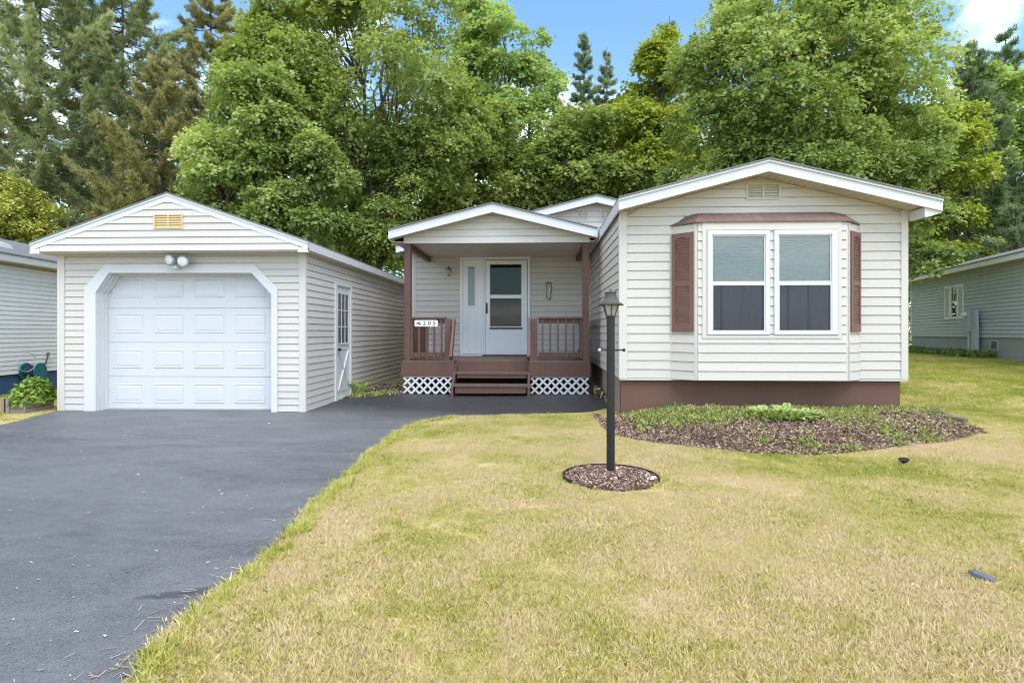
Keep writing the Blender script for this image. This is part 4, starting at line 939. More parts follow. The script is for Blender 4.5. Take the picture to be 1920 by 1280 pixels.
def pebble(name, p, s, m, label, cat, seed, group=None, flat=.6):
    rg = random.Random(seed); bm = bmesh.new(); bmesh.ops.create_icosphere(bm, subdivisions=2, radius=1)
    for v in bm.verts:
        n_ = 1 + .22 * math.sin(v.co.x * 3.1 + seed) * math.cos(v.co.y * 2.7 + seed * 2) + rg.uniform(-.06, .06); v.co = Vector((v.co.x * s[0], v.co.y * s[1], v.co.z * s[2])) * n_
    me = bpy.data.meshes.new(name); bm.to_mesh(me); bm.free(); me.materials.append(m); o = bpy.data.objects.new(name, me); COL.objects.link(o)
    o.location = p; o.rotation_euler = (0, 0, rg.uniform(0, 6)); return tag(o, label, cat, group)
p = G(1222, 902); pebble('stone', (p.x, p.y, p.z + .015), (.06, .04, .03), M['pale_stone'], 'whitish stone on the rim of the lamp post ring', 'stone', 3)
p = G(1842, 1092); st = MB(); st.bar(p + Vector((-.035, .03, .035)), p + Vector((.04, -.035, .014)), .055, .045); st.bar(p + Vector((-.038, .032, .0)), p + Vector((-.034, .03, .05)), .05, .018)
tag(st.build('stone_block', M['stone'], bevel=.008), 'small blue-grey oblong block lying in the lawn', 'block')
# dark garden spotlight stuck in the lawn
p = G(1694, 872); sl_ = empty('garden_spotlight', p, 'small dark flared fixture stuck in the lawn before the mulch bed', 'light')
mb = MB(); mb.tube([p + Vector((0, 0, -.03)), p + Vector((0, 0, .02))], [.004, .008], 8); mb.build('stake', M['black'], sl_)
mb = MB(); mb.tube([p + Vector((.0, 0, .018)), p + Vector((.0, -.004, .03)), p + Vector((-.002, -.008, .05)), p + Vector((-.004, -.010, .062))], [.008, .018, .042, .048], 10); mb.build('shade', M['dark'], sl_)
# timbers at the back right of the bed
for (a_, b_, lab) in (((1698, 775), (1768, 780), 'weathered landscape timber beside the foundation corner'), ((1772, 788), (1812, 795), 'shorter weathered timber at the right end of the bed')):
    A, B = G(*a_), G(*b_); mb = MB(); mb.bar(A + Vector((0, 0, .03)), B + Vector((0, 0, .03)), .09, .085); tag(mb.build('landscape_timber', M['timber'], bevel=.008), lab, 'timber', 'timbers edging the mulch bed')

# ================================================================== NEIGHBOURS
def plane_pt(px, py, P0, n):
    r = ray(px, py); t = (Vector((P0[0], P0[1])).dot(n)) / (r.x * n.x + r.y * n.y); return Vector((r.x * t, r.y * t, CAMZ + r.z * t))
# left: white siding, blue skirting
P0 = at(100, HOR, 14.4); th = R(-8); u = Vector((math.sin(th), math.cos(th))); n = Vector((u.y, -u.x)); O = Vector((P0.x, P0.y))
lz0 = plane_pt(95, 694.5, P0, n).z; lz1 = plane_pt(60, 507, P0, n).z
nl = empty('neighbouring_house', (O.x, O.y, -.25), 'white sided neighbouring house with blue skirting left of the garage', 'house')
wl_ = slab('wall', M['wall'], nl, O, u, n, rect(-7.5, 7, lz0, lz1 + .1), -.12, 0)
siding(wl_, O, u, n, lz0, lz1 + .02, .107, lambda z: -7.5, lambda z: 7, M['vinyl_white'])
slab('skirting', M['blue'], nl, O, u, n, rect(-7.5, 7, -.6, lz0 - .004), -.1, -.02)
fz = plane_pt(60, 500, P0, n).z
slab('eave_fascia', M['white'], nl, O, u, n, rect(-7.6, 7.1, fz + .0, fz + .15), .29, .31); slab('soffit', M['soffit'], nl, O, u, n, rect(-7.6, 7.1, fz - .0, fz + .012), .0, .288)
Pn = lambda q, o, z: (O.x + u.x * q + n.x * o, O.y + u.y * q + n.y * o, z)
ez_ = fz + .152; ru = .30; rsp = 3.0
mb = MB(); mb.quadbox([Pn(-7.6, .33, ez_), Pn(7.1, .33, ez_), Pn(7.1, .33 - rsp, ez_ + ru * rsp), Pn(-7.6, .33 - rsp, ez_ + ru * rsp)], [Pn(-7.6, .33, ez_ + .03), Pn(7.1, .33, ez_ + .03), Pn(7.1, .33 - rsp, ez_ + ru * rsp + .03), Pn(-7.6, .33 - rsp, ez_ + ru * rsp + .03)]); mb.build('roof_slope', M['shingle'], nl)
mb = MB(); mb.quadbox([Pn(-7.6, .33 - rsp - .01, ez_ + ru * rsp), Pn(7.1, .33 - rsp - .01, ez_ + ru * rsp), Pn(7.1, .33 - 2 * rsp, ez_), Pn(-7.6, .33 - 2 * rsp, ez_)], [Pn(-7.6, .33 - rsp - .01, ez_ + ru * rsp + .03), Pn(7.1, .33 - rsp - .01, ez_ + ru * rsp + .03), Pn(7.1, .33 - 2 * rsp, ez_ + .03), Pn(-7.6, .33 - 2 * rsp, ez_ + .03)]); mb.build('roof_slope', M['shingle'], nl)
rp = lambda q, s, h=0: Pn(q, .33 - s, ez_ + ru * s + .032 + h)
mb = MB(); mb.quadbox([rp(-2.2, .9), rp(-.55, .9), rp(-.55, 1.5), rp(-2.2, 1.5)], [rp(-2.15, .93, .1), rp(-.6, .93, .1), rp(-.6, 1.47, .1), rp(-2.15, 1.47, .1)]); mb.build('skylight', M['alu'], nl)
mb = MB(); mb.tube([rp(-1.95, .75, -.02), rp(-1.95, .75, .3)], .045, 10); mb.build('vent_pipe', M['black'], nl)
# right: grey siding
P1 = at(1840, HOR, 20); th2 = R(13.2); u2 = Vector((math.sin(th2), math.cos(th2))); n2 = Vector((-u2.y, u2.x)); O2 = Vector((P1.x, P1.y))
def pq(px_, py_): p_ = plane_pt(px_, py_, P1, n2); return ((p_.xy - O2).dot(u2), p_.z)
rz0 = pq(1840, 632)[1]; rz1_ = pq(1840, 506)[1]; qf = pq(1709, 600)[0]
nr = empty('neighbouring_house', (O2.x, O2.y, .4), 'grey sided neighbouring house with white shuttered window across the right lawn', 'house')
q_a, q_b = pq(1779, 534)[0], pq(1805, 534)[0]
w0, w1 = min(pq(1786.5, 600)[0], pq(1797.5, 600)[0]), max(pq(1783.5, 600)[0], pq(1800, 600)[0]); wzt, wzb = pq(1792, 535)[1], pq(1792, 597)[1]
wr = slab('wall', M['wall'], nr, O2, u2, n2, rect(-9, qf, rz0, rz1_ + .1), -.12, 0)
siding(wr, O2, u2, n2, rz0, rz1_ + .03, .122, lambda z: -9, lambda z: qf - .06, M['vinyl_grey'], [rect(w0, w1, wzb, wzt)])
slab('skirting', M['concrete'], nr, O2, u2, n2, rect(-9, qf - .03, -.2, rz0 - .004), -.1, -.015)
slab('corner_trim', M['entry'], nr, O2, u2, n2, rect(qf - .07, qf + .02, rz0 - .02, rz1_ + .02), .0, .03)
slab('eave_fascia', M['entry'], nr, O2, u2, n2, rect(-9.1, qf + .3, rz1_ + .04, rz1_ + .20), .33, .35); slab('soffit', M['soffit'], nr, O2, u2, n2, rect(-9.1, qf + .3, rz1_ + .04, rz1_ + .052), 0, .328)
Pn2 = lambda q, o, z: (O2.x + u2.x * q + n2.x * o, O2.y + u2.y * q + n2.y * o, z)
ez2 = rz1_ + .202
for s in (1, -1):
    o0, o1, zz0, zz1 = (.37, -2.1, ez2, ez2 + .7) if s > 0 else (-2.11, -4.6, ez2 + .7, ez2)
    mb = MB(); mb.quadbox([Pn2(-9.1, o0, zz0), Pn2(qf + .3, o0, zz0), Pn2(qf + .3, o1, zz1), Pn2(-9.1, o1, zz1)], [Pn2(-9.1, o0, zz0 + .03), Pn2(qf + .3, o0, zz0 + .03), Pn2(qf + .3, o1, zz1 + .03), Pn2(-9.1, o1, zz1 + .03)]); mb.build('roof_slope', M['shingle'], nr)
slab('end_wall', M['vinyl_grey'], nr, O2, u2, n2, rect(qf - .11, qf - .001, rz0, rz1_ + .1), -4.2, -.121)
wn = frame('window', M['entry'], nr, O2, u2, n2, rect(w0, w1, wzb, wzt), rect(w0 + .07, w1 - .07, wzb + .07, wzt - .07), -.01, .04)
slab('window_back', M['dark'], wn, O2, u2, n2, rect(w0 + .05, w1 - .05, wzb + .05, wzt - .05), -.004, .002)
zmid = .5 * (wzb + wzt)
for a_, b_ in ((wzb + .07, zmid - .02), (zmid + .02, wzt - .07)): slab('pane', M['glass'], wn, O2, u2, n2, rect(w0 + .07, w1 - .07, a_, b_), .012, .016)
slab('meeting_rail', M['entry'], wn, O2, u2, n2, rect(w0 + .07, w1 - .07, zmid - .03, zmid + .03), .003, .03)
mb = MB()
for i in (1, 2): q = w0 + .07 + i * (w1 - w0 - .14) / 3; mb.quadbox([Pn2(q - .012, .017, zmid), Pn2(q + .012, .017, zmid), Pn2(q + .012, .017, wzt - .07), Pn2(q - .012, .017, wzt - .07)], [Pn2(q - .012, .026, zmid), Pn2(q + .012, .026, zmid), Pn2(q + .012, .026, wzt - .07), Pn2(q - .012, .026, wzt - .07)])
mb.build('muntin', M['entry'], wn)
sw = .42
for a_, b_ in ((w0 - .02 - sw, w0 - .02), (w1 + .02, w1 + .02 + sw)):
    sh = slab('shutter', M['entry'], nr, O2, u2, n2, rect(a_, b_, wzb - .02, wzt + .02), .019, .03)
    frame('shutter_frame', M['entry'], sh, O2, u2, n2, rect(a_, b_, wzb - .02, wzt + .02), rect(a_ + .06, b_ - .06, wzb + .06, wzt - .06), .0305, .05)
    k = 16
    for i in range(k):
        z = wzb + .06 + i * (wzt - wzb - .12) / k; h = (wzt - wzb - .12) / k * .8
        MB().quadbox([Pn2(a_ + .06, .031, z), Pn2(a_ + .06, .045, z), Pn2(a_ + .06, .033, z + h), Pn2(a_ + .06, .031, z + h)], [Pn2(b_ - .06, .031, z), Pn2(b_ - .06, .045, z), Pn2(b_ - .06, .033, z + h), Pn2(b_ - .06, .031, z + h)]).build('louver', M['greybox'], sh)
vq = pq(1864, 648)
vt = frame('foundation_vent', M['greybox'], nr, O2, u2, n2, rect(vq[0] - .22, vq[0] + .22, vq[1] - .14, vq[1] + .18), rect(vq[0] - .18, vq[0] + .18, vq[1] - .10, vq[1] + .14), -.016, .01)
for i in range(6): slab('louver', M['timber'], vt, O2, u2, n2, rect(vq[0] - .18, vq[0] + .18, vq[1] - .10 + i * .04, vq[1] - .10 + i * .04 + .025), -.014, .004)
# electric meter pedestal before the grey house
mq = pq(1834, 640); gy = float(gz(O2.x, O2.y))
mpd = empty('meter_pedestal', Pn2(mq[0], .3, gy), 'pale grey electric meter pedestal standing against the grey house', 'meter box')
mz1 = pq(1834, 580)[1]
slab('back_panel', M['greybox'], mpd, O2, u2, n2, rect(mq[0] - .33, mq[0] - .02, gy - .1, mz1), .12, .22)
slab('meter_box', M['greybox'], mpd, O2, u2, n2, rect(mq[0] - .0, mq[0] + .3, mz1 - .75, mz1 - .03), .12, .30)
mb = MB(); mb.tube([Pn2(mq[0] + .15, .2, gy - .1), Pn2(mq[0] + .15, .2, mz1 - .75)], .05, 10); mb.build('conduit', M['greybox'], mpd)
cc = Pn2(mq[0] + .17, .30, mz1 - .18); mb = MB(); mb.tube([cc, Pn2(mq[0] + .17, .40, mz1 - .18), Pn2(mq[0] + .17, .42, mz1 - .18)], [.085, .085, .05], 14); mb.build('meter_dial', M['lens'], mpd)

# ---- planter, hose reel by the white house
pb = G(24, 780)
pl = empty('planter_box', pb, 'low wooden planter box left of the garage', 'planter')
c0 = G(-28, 782); c1 = G(47, 776); dz_ = .235
x0, x1, y0, y1 = c0.x, c1.x, c1.y, c1.y + .55; zb_ = float(gz((x0 + x1) / 2, y0))
for i in range(3):
    za = zb_ + .01 + i * .078; zc = za + .070
    for (a_, b_, cc_, d_) in ((x0, x1, y0, y0 + .03), (x0, x1, y1 - .03, y1), (x0, x0 + .03, y0 + .031, y1 - .031), (x1 - .03, x1, y0 + .031, y1 - .031)): box('plank', M['planter'], pl, a_, b_, cc_, d_, za, zc)
for xx in (x0 - .02, AX(9, y0) - .05, x1 - .025): box('corner_post', M['planter'], pl, xx, xx + .08 if xx < x1 - .1 else x1 + .02, y0 - .02, y0 - .001, zb_, zb_ + dz_ + .01)
box('potting_soil', M['mulch'], pl, x0 + .031, x1 - .031, y0 + .031, y1 - .031, zb_ + .1, zb_ + .19)
hp = plane_pt(44, 697, P0, n); hq = (hp.xy - O).dot(u)
hr = empty('hose_reel', Pn(hq, .25, float(gz(*Pn(hq, .25, 0)[:2]))), 'teal hose reel hanging on the white house by the planter', 'hose reel')
C = Vector(Pn(hq, .22, hp.z)); n3 = Vector((n.x, n.y, 0)); u3 = Vector((u.x, u.y, 0))
for o_ in (-.16, .16):
    mb = MB(); mb.tube([C + n3 * (o_ - .012), C + n3 * (o_ + .012)], .22, 20); mb.build('reel_flange', M['teal'], hr)
mb = MB(); mb.tube([C - n3 * .14, C + n3 * .14], .10, 14); mb.build('reel_drum', M['teal'], hr)
for k_ in range(4):
    mb = MB(); rr2 = .125 + .02 * (k_ % 2); pts = [C + n3 * (-.11 + .06 * k_) + (u3 * math.cos(t) + Vector((0, 0, 1)) * math.sin(t)) * rr2 for t in np.linspace(0, 6.1, 20)]; mb.tube(pts, .018, 6); mb.build('hose_coil', M['hose'], hr)
sp_ = plane_pt(86, 664, P0, n); mb = MB(); A = Vector((sp_.x, sp_.y, sp_.z)) + n3 * .06; B = C + Vector((0, 0, .1))
mb.tube([A.lerp(B, t) - Vector((0, 0, .28 * math.sin(math.pi * t))) for t in np.linspace(0, 1, 12)], .016, 6); mb.build('hose', M['hose'], hr)
mb = MB(); mb.tube([A - n3 * .06, A + n3 * .03], .02, 8); mb.tube([A + n3 * .0 - u3 * .05 + Vector((0, 0, .04)), A + u3 * .05 + Vector((0, 0, .04))], .014, 6); mb.build('tap', M['pewter'], hr)
mb = MB(); pts = [C + Vector((0, 0, .25)) + n3 * .1 + (u3 * math.cos(t) * .30 - u3 * .35 + Vector((0, 0, 1)) * math.sin(t) * .22) for t in np.linspace(0, 6.1, 24)]; mb.tube(pts, .009, 5); mb.build('hose_loop', M['greybox'], hr)

# ================================================================== PLANTS
def leaves(P, nrm, d, ln, wd, fold=.15):
    """kite-shaped leaves: P base points, nrm normals, d tip directions"""
    d = unit(d - nrm * np.sum(d * nrm, -1, keepdims=True)); s = np.cross(nrm, d)
    ln = np.asarray(ln).reshape(-1, 1); wd = np.asarray(wd).reshape(-1, 1); up = nrm * wd * fold
    return np.stack([P, P + d * ln * .45 + s * wd + up, P + d * ln - up * .8, P + d * ln * .45 - s * wd + up], 1)
def limb(mb, a, b, r0, r1, sag, g, seg=6, n=6):
    a = np.array(a); b = np.array(b); ts = np.linspace(0, 1, seg); j = g.normal(0, .035, (seg, 3)) * np.linalg.norm(b - a); j[0] = 0; j[-1] *= .3
    pts = [a + (b - a) * t + np.array([0, 0, sag * math.sin(math.pi * t)]) + j[i] for i, t in enumerate(ts)]
    mb.tube(pts, [r0 + (r1 - r0) * t ** .8 for t in ts], n, False); return pts
def broadleaf(name, label, base, H, crown, cols, seed, nleaf=40000, leaf=.10, nb=40, trunk_r=.2, group='broadleaf trees behind the houses', trans=.48, sub=.30, cat='tree', forks=1):
    """crown: list of (cx, cy, cz, rx, ry, rz) relative to base, filled with boughs that carry leafy sprays"""
    g = np.random.default_rng(seed); root = empty(name, base, label, cat, group)
    B = np.array(base, float); tot = sum(c[3] * c[5] for c in crown); V = []; T = []; bark = MB()
    top = np.array([crown[0][0], crown[0][1], crown[0][2] + crown[0][5] * .3])
    main = []
    for f in range(forks):
        off = np.array([g.normal(0, .5) * (forks > 1) * 2, g.normal(0, .3), 0]); tp = limb(bark, B + np.array([0, 0, -.1]), B + top + off, trunk_r, trunk_r * .22, 0, g, 9, 9); main += tp[2:]
    main = np.array(main)
    for (cx, cy, cz, rx, ry, rz_) in crown:
        c = B + np.array([cx, cy, cz]); k = max(6, int(nb * rx * rz_ / tot)); nl_ = int(nleaf * rx * rz_ / tot); rad = np.array([rx, ry, rz_])
        dirs = unit(g.normal(size=(k, 3))); dirs[:, 2] = dirs[:, 2] * .9 + .08; rr = g.uniform(.35, 1, k) ** .5
        bc_ = c + dirs * rad * (rr * (1 - sub * .55))[:, None]; br = sub * (rx * ry * rz_) ** (1 / 3) * g.uniform(.7, 1.35, k)
        btint = g.normal(0, .12, k)
        for q in range(k):
            st_ = main[np.argmin(np.linalg.norm(main - (bc_[q] - np.array([0, 0, .25 * np.linalg.norm(bc_[q] - B)])), axis=1))]
            limb(bark, st_, bc_[q], trunk_r * .26, trunk_r * .05, .1 * br[q], g, 5, 5)
        per = 9; ns = max(1, nl_ // per)
        wq = br ** 2 / np.sum(br ** 2); bi = g.choice(k, ns, p=wq)
        sd_ = unit(g.normal(size=(ns, 3)) + .55 * unit(bc_[bi] - c) + np.array([0, 0, .35]))
        rf_ = g.uniform(.55, 1.08, ns)[:, None] * (1 + .25 * np.sin(sd_[:, :1] * 7 + seed) * np.sin(sd_[:, 1:2] * 6) * np.cos(sd_[:, 2:] * 5))
        sc_ = bc_[bi] + sd_ * br[bi][:, None] * np.array([1.1, 1.1, .72]) * rf_
        out = unit(sd_ * np.array([1, 1, .3]) + g.normal(0, .35, (ns, 3)) + np.array([0, 0, -.12]))   # spray direction
        stint = g.normal(0, .09, ns) + btint[bi] + .10 * (rf_[:, 0] - .85)
        t = np.tile(np.linspace(0, 1, per), (ns, 1)); side = np.where(np.arange(per) % 2, 1, -1)[None, :, None]
        upv = unit(np.array([0, 0, 1.0]) + .5 * sd_ + g.normal(0, .3, (ns, 3))); lat = np.cross(upv, out)
        L_s = leaf * 3.0
        P = sc_[:, None, :] + out[:, None, :] * (t * L_s)[..., None] + lat[:, None, :] * side * leaf * .3 * (1 - t[..., None] * .6) + g.normal(0, leaf * .35, (ns, per, 3)) - np.array([0, 0, 1]) * (t ** 2 * L_s * .35)[..., None]
        nrm = unit(upv[:, None, :] + g.normal(0, .45, (ns, per, 3))); d = unit(out[:, None, :] * .7 + lat[:, None, :] * side * .7 + g.normal(0, .35, (ns, per, 3)) - np.array([0, 0, .3]))
        sz = leaf * g.uniform(.7, 1.3, ns * per)
        V.append(leaves(P.reshape(-1, 3), nrm.reshape(-1, 3), d.reshape(-1, 3), sz * 1.15, sz * .46)); T.append((.5 + stint[:, None] + g.normal(0, .12, (ns, per))).reshape(-1))
    bark.build('trunk', M['bark'], root, smooth=True)
    npmesh('crown', np.concatenate(V).reshape(-1, 3), 4, leafmat(name + '_leaves', cols, trans), root, np.clip(np.concatenate(T), 0, 1))
    return root
def conifer(name, label, base, H, rmax, cols, seed, first=.12, trunk_r=.22, whorl=.55, nbr=6, droop=.25, needle=.15, dens=1.0, group='conifers behind the houses', shape=.8, lean=(0, 0), tuftn=8, flat=.0, tipup=.25, nw=.10):
    g = np.random.default_rng(seed); root = empty(name, base, label, 'tree', group); B = np.array(base, float); bark = MB()
    tp = [B + np.array([lean[0] * t, lean[1] * t, H * t]) for t in np.linspace(-.01, 1, 12)]; bark.tube(tp, [trunk_r * (1 - .93 * t) for t in np.linspace(0, 1, 12)], 8, False)
    V = []; T = []; z = H * first; P_all = []; D_all = []; T_all = []
    while z < H * .985:
        t = z / H; Lb = rmax * max(0, 1 - max(0, (t - first) / (1 - first)) ** (1 / shape)) * g.uniform(.75, 1.15) + .18
        a0 = g.uniform(0, 6.28)
        for b in range(nbr):
            a = a0 + 6.283 * b / nbr + g.normal(0, .25); L_b = Lb * g.uniform(.6, 1.12); dh = np.array([math.cos(a), math.sin(a), 0]); o = B + np.array([lean[0] * t, lean[1] * t, z + g.normal(0, whorl * .3)])
            ts = np.linspace(0, 1, 6); rise_ = g.normal(tipup, .10)
            cv = lambda s: o + dh * L_b * s + np.array([0, 0, 1]) * L_b * (-droop * s * (1 - s) * 1.6 + rise_ * s * s)
            bark.tube([cv(s) for s in ts], [.035 * trunk_r / .22 * (1 - .85 * s) + .004 for s in ts], 4, False)
            lat = np.array([-dh[1], dh[0], 0]); btint = g.normal(0, .13)
            m_ = max(3, int(L_b * 9 * dens))
            s = g.uniform(.25, 1, m_) ** .8
            off = g.uniform(-1, 1, m_) * (1.05 - s) * L_b * .42; base_ = np.array([cv(q) for q in s]); fw_ = np.abs(off)[:, None] * .5
            P = base_ + lat * off[:, None] + dh * fw_ + np.array([0, 0, 1]) * (g.normal(0, .05, m_) * L_b * .5 + np.abs(off) * (.12 - flat))[:, None]
            k = 3                               # tufts along each side twig
            for j in range(k):
                f = (j + 1) / k; P_all.append(base_ + (P - base_) * f + g.normal(0, .04, (m_, 3))); dd = unit((P - base_) + dh * .5 * L_b * .2 + np.array([0, 0, .10])); D_all.append(dd); T_all.append(.5 + btint + g.normal(0, .10, m_) + .16 * (s - .6))
        z += whorl * g.uniform(.8, 1.2) * (1 - .35 * t)
    P = np.concatenate(P_all); D = np.concatenate(D_all); Tn = np.concatenate(T_all); n_ = len(P)
    rep = tuftn; P = np.repeat(P, rep, 0); D = np.repeat(D, rep, 0); Tn = np.repeat(Tn, rep)
    d = unit(D + g.normal(0, .62, P.shape) + np.array([0, 0, .22])); s = unit(np.cross(d, g.normal(size=P.shape))); ln = (needle * g.uniform(.7, 1.3, len(P)))[:, None]; P = P + g.normal(0, needle * .22, P.shape)
    V = np.stack([P - s * ln * nw, P + s * ln * nw, P + d * ln], 1)
    bark.build('trunk', M['bark'], root, smooth=True)
    npmesh('crown', V.reshape(-1, 3), 3, leafmat(name + '_needles', cols, .35), root, np.clip(Tn + g.normal(0, .08, len(Tn)), 0, 1)); return root
def gbase(px, D): x = AX(px, D); return (x, D, float(gz(x, D)))
def crown_px(base, D, cx, cy, rx, ry, depth=.8):   # an ellipsoid seen at (cx, cy) with pixel radii
    c = at(cx, cy, D); s = FPX / D; r = rx / s; return (c.x - base[0], c.y - base[1], c.z - base[2], r, r * depth, ry / s)
MAPLE = [(.11, .155, .04), (.315, .38, .12), (.55, .59, .25)]
MAPLE_L = [(.12, .175, .05), (.34, .42, .145), (.60, .65, .32)]
OLIVE = [(.14, .19, .035), (.39, .44, .08), (.62, .63, .18)]
DARKG = [(.06, .11, .03), (.16, .26, .07), (.30, .40, .13)]
POPLAR = [(.14, .21, .07), (.36, .47, .18), (.56, .65, .32)]
PINE = [(.11, .135, .075), (.31, .35, .195), (.53, .56, .34)]
PINEB = [(.12, .125, .055), (.33, .32, .15), (.56, .50, .26)]
DARKP = [(.07, .11, .06), (.20, .27, .15), (.36, .43, .27)]
b = gbase(700, 20); broadleaf('maple_tree', 'tall full maple with dark trunk rising behind the gap between garage and porch', b, 14, [crown_px(b, 20, 690, 160, 215, 215), crown_px(b, 20, 800, 260, 110, 150), crown_px(b, 19.5, 560, 130, 130, 130), crown_px(b, 20, 720, 400, 150, 110), crown_px(b, 20, 640, -40, 170, 90)], MAPLE, 21, 110000, .105, 100, .17, forks=3, sub=.26)
b = gbase(470, 17.5); broadleaf('maple_tree', 'pale green leafy maple crown just above the garage roof', b, 9, [crown_px(b, 17.5, 470, 240, 140, 140), crown_px(b, 17.3, 440, 380, 110, 90), crown_px(b, 17.3, 540, 330, 110, 110), crown_px(b, 17.3, 560, 430, 110, 60)], MAPLE_L, 22, 78000, .10, 80, .13, forks=1, sub=.27)
b = gbase(1480, 18.5); broadleaf('maple_tree', 'broad rounded maple towering over the bay window roof', b, 14, [crown_px(b, 18.5, 1480, 190, 230, 200), crown_px(b, 18, 1330, 290, 130, 110), crown_px(b, 18, 1640, 290, 130, 130), crown_px(b, 18.5, 1490, 20, 160, 100), crown_px(b, 18, 1690, 430, 90, 100), crown_px(b, 17.6, 1722, 480, 50, 55), crown_px(b, 18, 1480, 330, 200, 80)], MAPLE_L, 23, 150000, .10, 140, .22, forks=3, sub=.24)
b = gbase(940, 27); broadleaf('poplar_tree', 'slender pale poplar standing behind the porch roof', b, 14, [crown_px(b, 27, 935, 130, 90, 130), crown_px(b, 27, 960, 270, 110, 130), crown_px(b, 27, 890, 40, 55, 60), crown_px(b, 27, 1010, 150, 45, 90)], POPLAR, 24, 36000, .15, 70, .22, sub=.25)
b = gbase(1215, 25); broadleaf('yellow_green_tree', 'yellow-green tree left of the broad maple', b, 13, [crown_px(b, 25, 1225, 180, 70, 110), crown_px(b, 25, 1160, 270, 80, 110), crown_px(b, 25, 1245, 90, 40, 50), crown_px(b, 25, 1240, 300, 90, 90)], OLIVE, 25, 34000, .14, 60, .2, sub=.26)
b = gbase(1060, 24); broadleaf('understorey_tree', 'dark green understorey tree above the rear gable', b, 7, [crown_px(b, 24, 1060, 340, 110, 70), crown_px(b, 24, 960, 350, 90, 70), crown_px(b, 24, 1150, 350, 70, 60), crown_px(b, 24, 1080, 240, 70, 80)], MAPLE, 26, 36000, .14, 50, .14, sub=.3)
b = gbase(840, 23); broadleaf('understorey_tree', 'shaded green understorey tree left of the porch roof peak', b, 6, [crown_px(b, 23, 840, 370, 110, 80), crown_px(b, 23, 880, 250, 70, 90), crown_px(b, 23, 740, 440, 70, 60)], MAPLE, 27, 30000, .14, 46, .14, sub=.3)
b = gbase(600, 24); broadleaf('understorey_tree', 'dark shrubby tree low behind the garage roof slope', b, 6, [crown_px(b, 24, 620, 420, 130, 80), crown_px(b, 24, 460, 420, 120, 70), crown_px(b, 24, 700, 470, 100, 60)], DARKG, 28, 26000, .14, 46, .14, sub=.3)
b = gbase(20, 23.5); broadleaf('arborvitae', 'dense yellow-green rounded evergreen behind the white house roof', b, 7, [crown_px(b, 23.5, 30, 405, 74, 95), crown_px(b, 23.5, -15, 430, 80, 95)], [(.13, .16, .03), (.38, .41, .08), (.62, .62, .18)], 30, 26000, .10, 60, .12, sub=.22, trans=.2)
b = gbase(1890, 30); broadleaf('hazel_tree', 'pale mid-green tree behind the grey house roof', b, 14, [crown_px(b, 30, 1890, 220, 70, 130), crown_px(b, 30, 1840, 300, 60, 90), crown_px(b, 30, 1940, 350, 70, 120)], POPLAR, 31, 30000, .16, 54, .2, sub=.27)
b = gbase(1330, 30); broadleaf('backdrop_tree', 'mid-green tree filling the gap above the porch side roof', b, 10, [crown_px(b, 30, 1330, 300, 130, 150), crown_px(b, 30, 1190, 380, 90, 80)], MAPLE, 32, 24000, .17, 40, .2, sub=.3)
b = gbase(1800, 27); broadleaf('backdrop_tree', 'olive tree between broad maple and right edge pines', b, 10, [crown_px(b, 27, 1770, 300, 70, 120), crown_px(b, 27, 1800, 440, 70, 60), crown_px(b, 26, 1650, 270, 90, 120)], OLIVE, 33, 28000, .15, 36, .16, sub=.3)
# conifers
for px_, D_, top, rpx, cols, seed, lab, kw in (
    (75, 31, -190, 215, PINE, 41, 'tall blue-green white pine at the left edge', dict(shape=.5)),
    (230, 33, -150, 190, PINE, 42, 'second blue-green white pine with open top left of the big maple', dict(shape=.5)),
    (300, 30, 105, 165, PINEB, 43, 'bronze-tinged pine between the blue-green pines and the garage maple', dict(shape=.5)),
    (395, 35, -110, 130, PINEB, 44, 'dark-topped bronze pine partly hidden by the pale maple', dict(shape=.6)),
    (1095, 40, 66, 85, DARKP, 45, 'slim far conifer with pointed tip above the rear gable', dict(shape=.7, needle=.2)),
    (1138, 42, 88, 70, DARKP, 46, 'shorter slim far conifer beside the pointed one', dict(shape=.7, needle=.2)),
    (1820, 29, 78, 115, DARKP, 47, 'dark pine with bare lower trunk left of the grey house roof', dict(first=.28)),
    (1885, 33, 60, 120, DARKP, 48, 'dark pine at the right edge behind the grey house', dict(first=.3)),
    (1255, 36, 30, 70, DARKP, 49, 'far conifer tip peeking over the yellow-green tree', dict(shape=.7, needle=.2)),
    (-60, 34, 20, 200, PINE, 50, 'blue-green pine cut by the left edge of the view', dict()),
    (1905, 25, 380, 95, DARKP, 51, 'low dark spruce over the grey house ridge', dict(first=.2))):
    b = gbase(px_, D_); tz = AZ(px_, top, D_) - b[2]
    conifer('pine_tree', lab, b, tz, rpx / (FPX / D_), cols, seed, **dict(dict(dens=2.0, tuftn=6, nw=.125, needle=.22, tipup=.32, whorl=.85, flat=.05), **kw))
# deep wood behind: one mass that closes the gaps
g = np.random.default_rng(77); V = []; T = []
ns = 70000; x = g.uniform(-46, 46, ns); y = 40 + g.uniform(0, 8, ns) + .004 * x * x; hmax = 13.5 + 6 * ss(-6, -18, x) + 2.0 * np.sin(x * .35 + 1) + 1.6 * np.sin(x * .9); z = g.uniform(0, 1, ns) ** .85 * hmax
P = np.stack([x, y, z], -1); nr_ = unit(g.normal(size=(ns, 3)) + np.array([0, -.6, .7])); sz = g.uniform(.22, .42, ns)
wood = npmesh('distant_woods', leaves(P, nr_, g.normal(size=(ns, 3)), sz, sz * .5).reshape(-1, 3), 4, leafmat('woods_leaves', DARKG, .3), None, np.clip(g.normal(.5, .2, ns), 0, 1))
tag(wood, 'deep green woods closing the view behind the yards', 'woods', kind='stuff')

